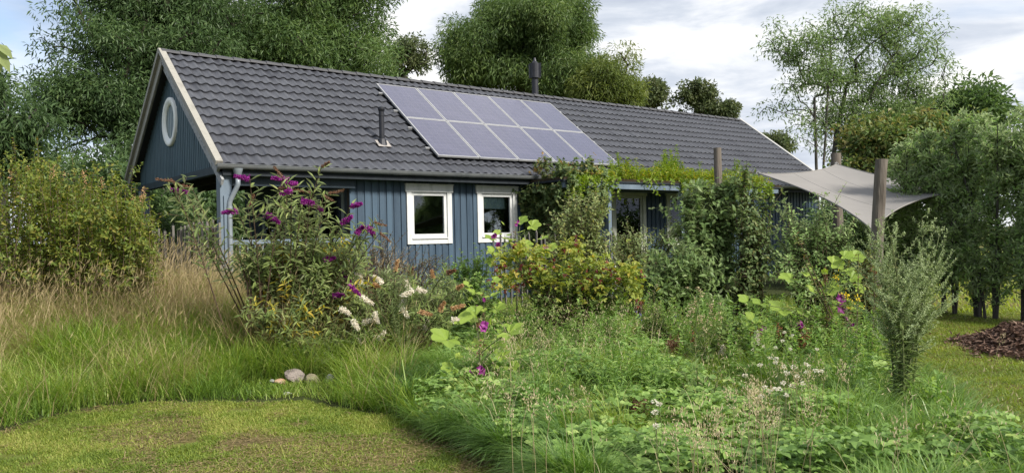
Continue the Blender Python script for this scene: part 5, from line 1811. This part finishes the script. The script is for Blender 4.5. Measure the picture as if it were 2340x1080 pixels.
stone(656, 902, 30, 15, 7.65, 'flat whitish stone lower down, nearest the lawn', surf('whitish_stone', (.36, .35, .31), (.5, .49, .45), 10, .9, .2, 0, .4))

mh_ = np.array([5.75, 9.75, 0])
t = thing('mulch_heap', 'long brown heap of leaf mulch in front of the right hedge', 'mulch heap', mh_)
m = MB()
xs, ys = np.linspace(-1.05, 5.0, 110), np.linspace(-1.2, 1.2, 44)
X, Y = np.meshgrid(xs, ys, indexing='ij')
wx, wy = mh_[0] + X * .93 + Y * .25, mh_[1] - X * .38 + Y


def heap_h(X, Y):
    return (.40 * np.exp(-(Y / .62) ** 2) * sst(-.3, .5, X) * (.85 + .5 * (vnoise(X, Y, .7, 12) - .5)) + .07 * (vnoise(X, Y, .13, 13) - .5) * (np.abs(Y) < 1))


hz = heap_h(X, Y)
m.grid(np.stack([wx, wy, gz(wx, wy) + hz - .03], -1))
m.build('mound', surf('mulch_earth', (.03, .018, .012), (.07, .042, .028), 18, .95, .1, 0, .8), t, mh_)
m = MB()
n = 16000
a, b = rng.uniform(-.3, 5, n), rng.normal(0, .45, n)
P = np.stack([mh_[0] + a * .93 + b * .25, mh_[1] - a * .38 + b, np.zeros(n)], -1)
P[:, 2] = gz(P[:, 0], P[:, 1]) + heap_h(a, b) - .015 + rng.random(n) * .02
m.inst(DIA, P, nrm(rng.normal(size=(n, 3)) * np.array([1, 1, .3])), nrm(np.array([0, 0, 1]) + rng.normal(size=(n, 3)) * .4), rng.uniform(.04, .11, n), rng.uniform(.015, .045, n), t=np.clip(rng.normal(.45, .25, n), 0, 1))
o = m.build('leaf_litter', L_litter, t, mh_)
o['kind'] = 'stuff'

# ------------------------------------------------------------------ grass and ground cover (uncountable)
def scatter(n, x0, x1, y0, y1, keep, far=1.2, ref=6.0):
    """random ground points, thinned with distance"""
    out, tot = [], 0
    while tot < n:
        x, y = rng.uniform(x0, x1, n), rng.uniform(y0, y1, n)
        d = np.hypot(x, y)
        inside = np.abs(x) < y * .76 + 1.1
        k = inside & (rng.random(n) < np.minimum(1, (ref / d) ** far)) & keep(x, y)
        out.append(np.stack([x[k], y[k]], 1))
        tot += k.sum()
    P = np.vstack(out)[:n]
    return np.column_stack([P, gz(P[:, 0], P[:, 1])])


def in_house(x, y):
    dx, dy = x - H0[0], y - H0[1]
    a, b = dx * HA[0] + dy * HA[1], dx * HB[0] + dy * HB[1]
    return (a > .05) & (a < LEN) & (b > .1) & (b < 6.3)


def blades(mb, P, h, w, lean, bend, wind=(.5, -.3), t=.5, tsd=.2):
    n = len(P)
    a = rng.uniform(0, 2 * math.pi, n)
    dr = np.stack([np.cos(a), np.sin(a), np.zeros(n)], 1) + np.array([wind[0], wind[1], 0])
    dr = nrm(dr)
    D = nrm(np.array([0, 0, 1.0]) + dr * (lean * rng.uniform(.3, 1.3, n))[:, None])
    tt = np.clip(np.broadcast_to(t, (n,)) + rng.normal(0, tsd, n), 0, 1)
    L = h * rng.uniform(.55, 1.2, n)
    mb.inst(BLD, P, D, dr, L, w * rng.uniform(.7, 1.3, n), L * bend * rng.uniform(.4, 1.3, n), t=tt)


bed = lambda x, y: ~(lawn_near(x, y) | lawn_right(x, y) | in_house(x, y))


def left_zone(x, y):
    return x < -.9 - .17 * (y - 7)


# long meadow grass, left
m = MB()
P = scatter(68000, -9.5, 0, 5.5, 13.5, lambda x, y: bed(x, y) & left_zone(x, y) & (vnoise(x, y, .8, 21) + .35 * rng.random(len(x)) > .34), 1.1)
ed = np.interp(P[:, 0], EDGE[:, 0], EDGE[:, 1])
P = P[P[:, 1] - ed > .02 + .07 * rng.random(len(P))]
ed = np.interp(P[:, 0], EDGE[:, 0], EDGE[:, 1])
dist = P[:, 1] - ed
h = np.interp(dist, [0, .5, 2.0, 4.5], [.24, .42, .54, .60]) * (.55 + .9 * vnoise(P[:, 0], P[:, 1], .38, 22))
stn = (np.abs(P[:, 0] + 2.25) < .55) & (dist < .85)
h = np.where(stn, .10, h)
blades(m, P, h, .0065, .6, .65, (.2, -.3), .42 + .7 * (vnoise(P[:, 0], P[:, 1], .7, 23) - .4), .24)
tag(m.build('meadow_grass', L_grass), 'long green meadow grass on the left bank', 'grass', kind='stuff')
# dry stalks with seed heads
m = MB()
P = scatter(38000, -9.5, -1, 6.5, 13.4, lambda x, y: bed(x, y) & left_zone(x, y) & (rng.random(len(x)) < .05 + sst(8.0, 9.5, y + 2.2 * (vnoise(x, y, .6, 26) - .5))) & ~((np.abs(x + 2.3) < .7) & (y < 8.6)), .7)
h = (.50 + .30 * vnoise(P[:, 0], P[:, 1], .8, 27)) * rng.uniform(.6, 1.25, len(P)) * np.interp(P[:, 1], [8.3, 9.6], [1, 1.35])
blades(m, P, h, .0048, .5, .55, (.3, -.1), .5, .25)
n = len(P)
tips = P + np.column_stack([rng.normal(.10, .09, n), rng.normal(0, .09, n), h * .93])
k = rng.random(n) < .22
m.inst(DIA, tips[k], nrm(np.array([.35, 0, 1]) + rng.normal(0, .3, (k.sum(), 3))), rvec(k.sum()), .09, .0065, t=np.clip(rng.normal(.6, .2, k.sum()), 0, 1))
tag(m.build('dry_grass', L_dry), 'dry straw coloured grass in front of hedge and porch', 'dry grass', kind='stuff')

# lush dark grass falling over the lawn edge, centre
m = MB()
P = scatter(64000, -2.2, 4.2, 3.2, 9.0, lambda x, y: bed(x, y) & ~left_zone(x, y) & (y - np.interp(x, EDGE[:, 0], EDGE[:, 1]) < 2.2 + 1.2 * (vnoise(x, y, .6, 31) - .5)) & (rng.random(len(x)) < np.where((x > .35) & (x < 2.4), .55, 1)), 1.0, 5.0)
h = .33 * (.5 + 1.0 * vnoise(P[:, 0], P[:, 1], .33, 32))
h = np.where((P[:, 0] > -.75) & (P[:, 0] < .15) & (P[:, 1] > 6.0) & (P[:, 1] < 7.4), h * .55, h)
h = np.where((np.abs(P[:, 0] + 2.25) < .55) & (P[:, 1] < 8.2), np.minimum(h, .10), h)
blades(m, P, h, .0065, .75, .75, (-.4, -.5), .40 + .8 * (vnoise(P[:, 0], P[:, 1], .45, 33) - .45), .24)
tag(m.build('lush_grass', L_lush), 'lush dark grass hanging over the edge of the mown lawn', 'grass', kind='stuff')
# general bed grass among the plants
m = MB()
P = scatter(60000, -2.5, 7.5, 5.5, 15.5, lambda x, y: bed(x, y) & ~left_zone(x, y) & (vnoise(x, y, .5, 35) > .22), 1.3)
h = .27 * (.35 + 1.2 * vnoise(P[:, 0], P[:, 1], .33, 36)) * np.interp(P[:, 1], [7.5, 9.5], [1, .6])
blades(m, P, h, .006, .55, .55, (-.3, -.3), .5 + .7 * (vnoise(P[:, 0], P[:, 1], .5, 37) - .5), .26)
tag(m.build('bed_grass', L_grass), 'mixed grass growing between the plants of the bed', 'grass', kind='stuff')
# broad bright blades lower right
m = MB()
P = scatter(24000, 1.2, 4.6, 3.0, 7.6, lambda x, y: bed(x, y) & (x > .9 + .2 * y) & (vnoise(x, y, .4, 41) > .25), .9, 5.0)
h = .33 * (.5 + .9 * vnoise(P[:, 0], P[:, 1], .35, 42))
blades(m, P, h, .008, .6, .7, (.3, -.4), .60, .22)
tag(m.build('broad_grass', L_lush), 'bright broad bladed grass in the lower right foreground', 'grass', kind='stuff')
# pale seed stalks in the foreground bed
m = MB()
P = scatter(520, -.4, 3.8, 4.0, 9.5, lambda x, y: bed(x, y) & (vnoise(x, y, .7, 45) > .5), .9, 5.0)
h = rng.uniform(.35, .62, len(P))
blades(m, P, h, .004, .5, .5, (-.1, -.2), .5, .2)
n = len(P)
for q in range(9):
    k = rng.random(n) < .4
    f = rng.uniform(.82, 1.1, k.sum())
    c = P[k] + np.column_stack([rng.normal(0, .03, k.sum()), rng.normal(-.02, .03, k.sum()), h[k] * f])
    m.inst(DIA, c, nrm(np.array([.1, -.1, 1]) + rng.normal(0, .5, (k.sum(), 3))), rvec(k.sum()), rng.uniform(.02, .04, k.sum()), .006, t=np.clip(rng.normal(.6, .25, k.sum()), 0, 1))
tag(m.build('seeding_grass', L_seed), 'pale seeding grass stalks scattered in the foreground of the bed', 'seeding grass', kind='stuff')

# ground cover: three-part leaves
m = MB()
P = scatter(17000, -1.0, 3.6, 4.4, 11.5, lambda x, y: bed(x, y) & ~left_zone(x, y) & (vnoise(x, y, .7, 51) + .25 * np.exp(-((x - .9) / 1.3) ** 2) > .42), .9, 5.5)
n = len(P)
P[:, 2] += rng.uniform(.05, .26, n) * (.3 + 1.1 * vnoise(P[:, 0], P[:, 1], .4, 52)) * np.interp(P[:, 1], [7.5, 9.5], [1, .55])
a = rng.uniform(0, 2 * math.pi, n)
up = nrm(np.array([0, -.25, 1]) + rng.normal(0, .35, (n, 3)))
tt = np.clip(rng.normal(.5, .2, n) + .3 * (vnoise(P[:, 0], P[:, 1], .6, 53) - .5), 0, 1)
sz = np.where(rng.random(n) < .12, rng.uniform(.05, .085, n), rng.uniform(.022, .05, n))
for k in range(3):
    D = np.stack([np.cos(a + k * 2.1), np.sin(a + k * 2.1), rng.normal(-.1, .2, n)], 1)
    m.inst(OVA, P, D, up, sz, sz * .75, t=tt)
tag(m.build('ground_cover', L_cover), 'low leafy ground cover in the middle of the bed', 'ground cover', kind='stuff')

# mown lawns
m = MB()
P = scatter(150000, -5.5, .8, 4.2, 7.6, lambda x, y: lawn_near(x, y) & (vnoise(x, y, .22, 61) * .6 + vnoise(x, y, .7, 62) * .5 > .50 - .28 * rng.random(len(x))) & ~((vnoise(x, y, .30, 66) * .6 + vnoise(x, y, .9, 67) * .5 > .60) & (rng.random(len(x)) < .7)), .8, 5)
blades(m, P, .036, .0048, .8, .6, (0, -.2), .46 + .7 * (vnoise(P[:, 0], P[:, 1], .3, 63) - .5), .24)
tag(m.build('mown_grass', L_mown), 'short mown grass of the front lawn', 'lawn grass', kind='stuff')
m = MB()
P = scatter(80000, 2.8, 16, 4.0, 14, lambda x, y: lawn_right(x, y) & (vnoise(x, y * 3, .5, 64) > .25 - .4 * rng.random(len(x))), 1.2, 6)
blades(m, P, .042, .0065, .8, .6, (0, -.2), .35 + .5 * (vnoise(P[:, 0] * .5, P[:, 1] * 2.5, .5, 65) - .5), .2)
tag(m.build('mown_grass', L_mown), 'short mown grass of the right lawn', 'lawn grass', kind='stuff')
m = MB()
P = scatter(15000, -5.5, .8, 4.2, 7.5, lambda x, y: lawn_near(x, y) & (vnoise(x, y, .30, 66) * .6 + vnoise(x, y, .9, 67) * .5 + .25 * (np.interp(x, EDGE[:, 0], EDGE[:, 1]) - y < .35) * (x < -2.2) > .57 - .10 * rng.random(len(x))), .8, 5)
n = len(P)
P[:, 2] += .008 + .012 * rng.random(n)
m.inst(DIA, P, nrm(rng.normal(size=(n, 3)) * np.array([1, 1, .12])), (0, 0, 1), rng.uniform(.02, .075, n), rng.uniform(.004, .010, n), t=np.clip(rng.normal(.5, .25, n), 0, 1))
tag(m.build('mown_litter', L_thatch), 'dry brown clippings lying on the front lawn', 'clippings', kind='stuff')
m = MB()
P = scatter(34000, -14, 40, 13.5, 40, lambda x, y: (lawn_right(x, y) | (y > 27)) & ~in_house(x, y), 1.4, 15)
blades(m, P, .10, .016, .7, .6, (0, 0), .5, .2)
tag(m.build('pasture_grass', L_pasture), 'pasture grass with painted-in sunlight beyond the hedge and the house', 'grass', kind='stuff')

# taller pale plumes of seeding grass, in a few drifts
m = MB()
PL = [(1710, 925, 14), (1735, 950, 12), (1825, 885, 10), (1885, 880, 14), (1650, 1010, 14), (1600, 990, 8), (1760, 985, 8), (1480, 700, 10), (1440, 690, 8), (1240, 835, 5), (1190, 800, 6), (1310, 930, 8), (1200, 930, 8), (1850, 960, 7), (2090, 1010, 4), (1560, 1030, 8), (2265, 800, 3), (1880, 690, 4)]
for x, y, k in PL:
    for q in range(int(k * .5)):
        x1, y1 = x + rng.normal(0, 22), y + rng.normal(0, 18)
        Yd = (1.5 - rng.uniform(.42, .56)) * F_PX / max(120, y1 - 527 - (x1 - 1700) * .01)
        Yd = min(Yd, 10.5)
        c = at(x1, y1, Yd)
        b0 = np.array([c[0] + rng.normal(0, .05), c[1] + rng.normal(0, .05), 0])
        b0[2] = float(gz(b0[0], b0[1]))
        d = nrm(np.array([rng.normal(0, .3), rng.normal(0, .3), 1]))
        m.tube(bez(b0, (b0 + c) / 2 + np.array([rng.normal(0, .03), 0, .04]), c, 6), .0016, 3, cap=False)
        n = 34
        f = rng.random(n)
        o = rvec(n) * (.026 * np.sin(np.clip(f, .05, 1) * math.pi * .85 + .25))[:, None]
        m.inst(DIA, c + d * (f * .13)[:, None] + o, nrm(d + o * 25), rvec(n), .016, .006, t=np.clip(rng.normal(.55, .25, n), 0, 1))
tag(m.build('plumed_grass', L_seed), 'pale feathery plumes of seeding grass standing above the bed', 'seeding grass', kind='stuff')

# tangle of leafy weeds filling the middle of the bed
m = MB()
P = scatter(520, -.6, 4.4, 5.6, 10.5, lambda x, y: bed(x, y) & ~left_zone(x, y) & (vnoise(x, y, .6, 91) > .42) & ~((np.abs(x + .35) < .5) & (y < 7.6)), .6, 6)
for p in P:
    h = rng.uniform(.28, .62) * np.interp(p[0], [-.6, 1.2, 3], [.75, 1, 1.15]) * np.interp(p[1], [5.6, 7], [.6, 1])
    e = p + np.array([rng.normal(0, .08), rng.normal(0, .08), h])
    Q = bez(p, (p + e) / 2 + np.array([rng.normal(0, .04), 0, .05]), e, 7)
    m.tube(Q, np.linspace(.005, .002, 7), 3, cap=False, t=.6)
    if rng.random() < .5:
        stem_leaves(m, Q, rng.uniform(.05, .09), rng.uniform(.02, .045), rng.uniform(.03, .05), .1, 1, .3, 2, OVA, .3, rng.uniform(.35, .75), .15, jit=.4)
    else:
        stem_leaves(m, Q, rng.uniform(.07, .11), rng.uniform(.012, .02), rng.uniform(.02, .03), .1, 1, .5, 2, LAN, .35, rng.uniform(.35, .8), .15, jit=.4)
tag(m.build('weed_tangle', L_cover), 'tangle of leafy weeds rising through the grass of the bed', 'weeds', kind='stuff')
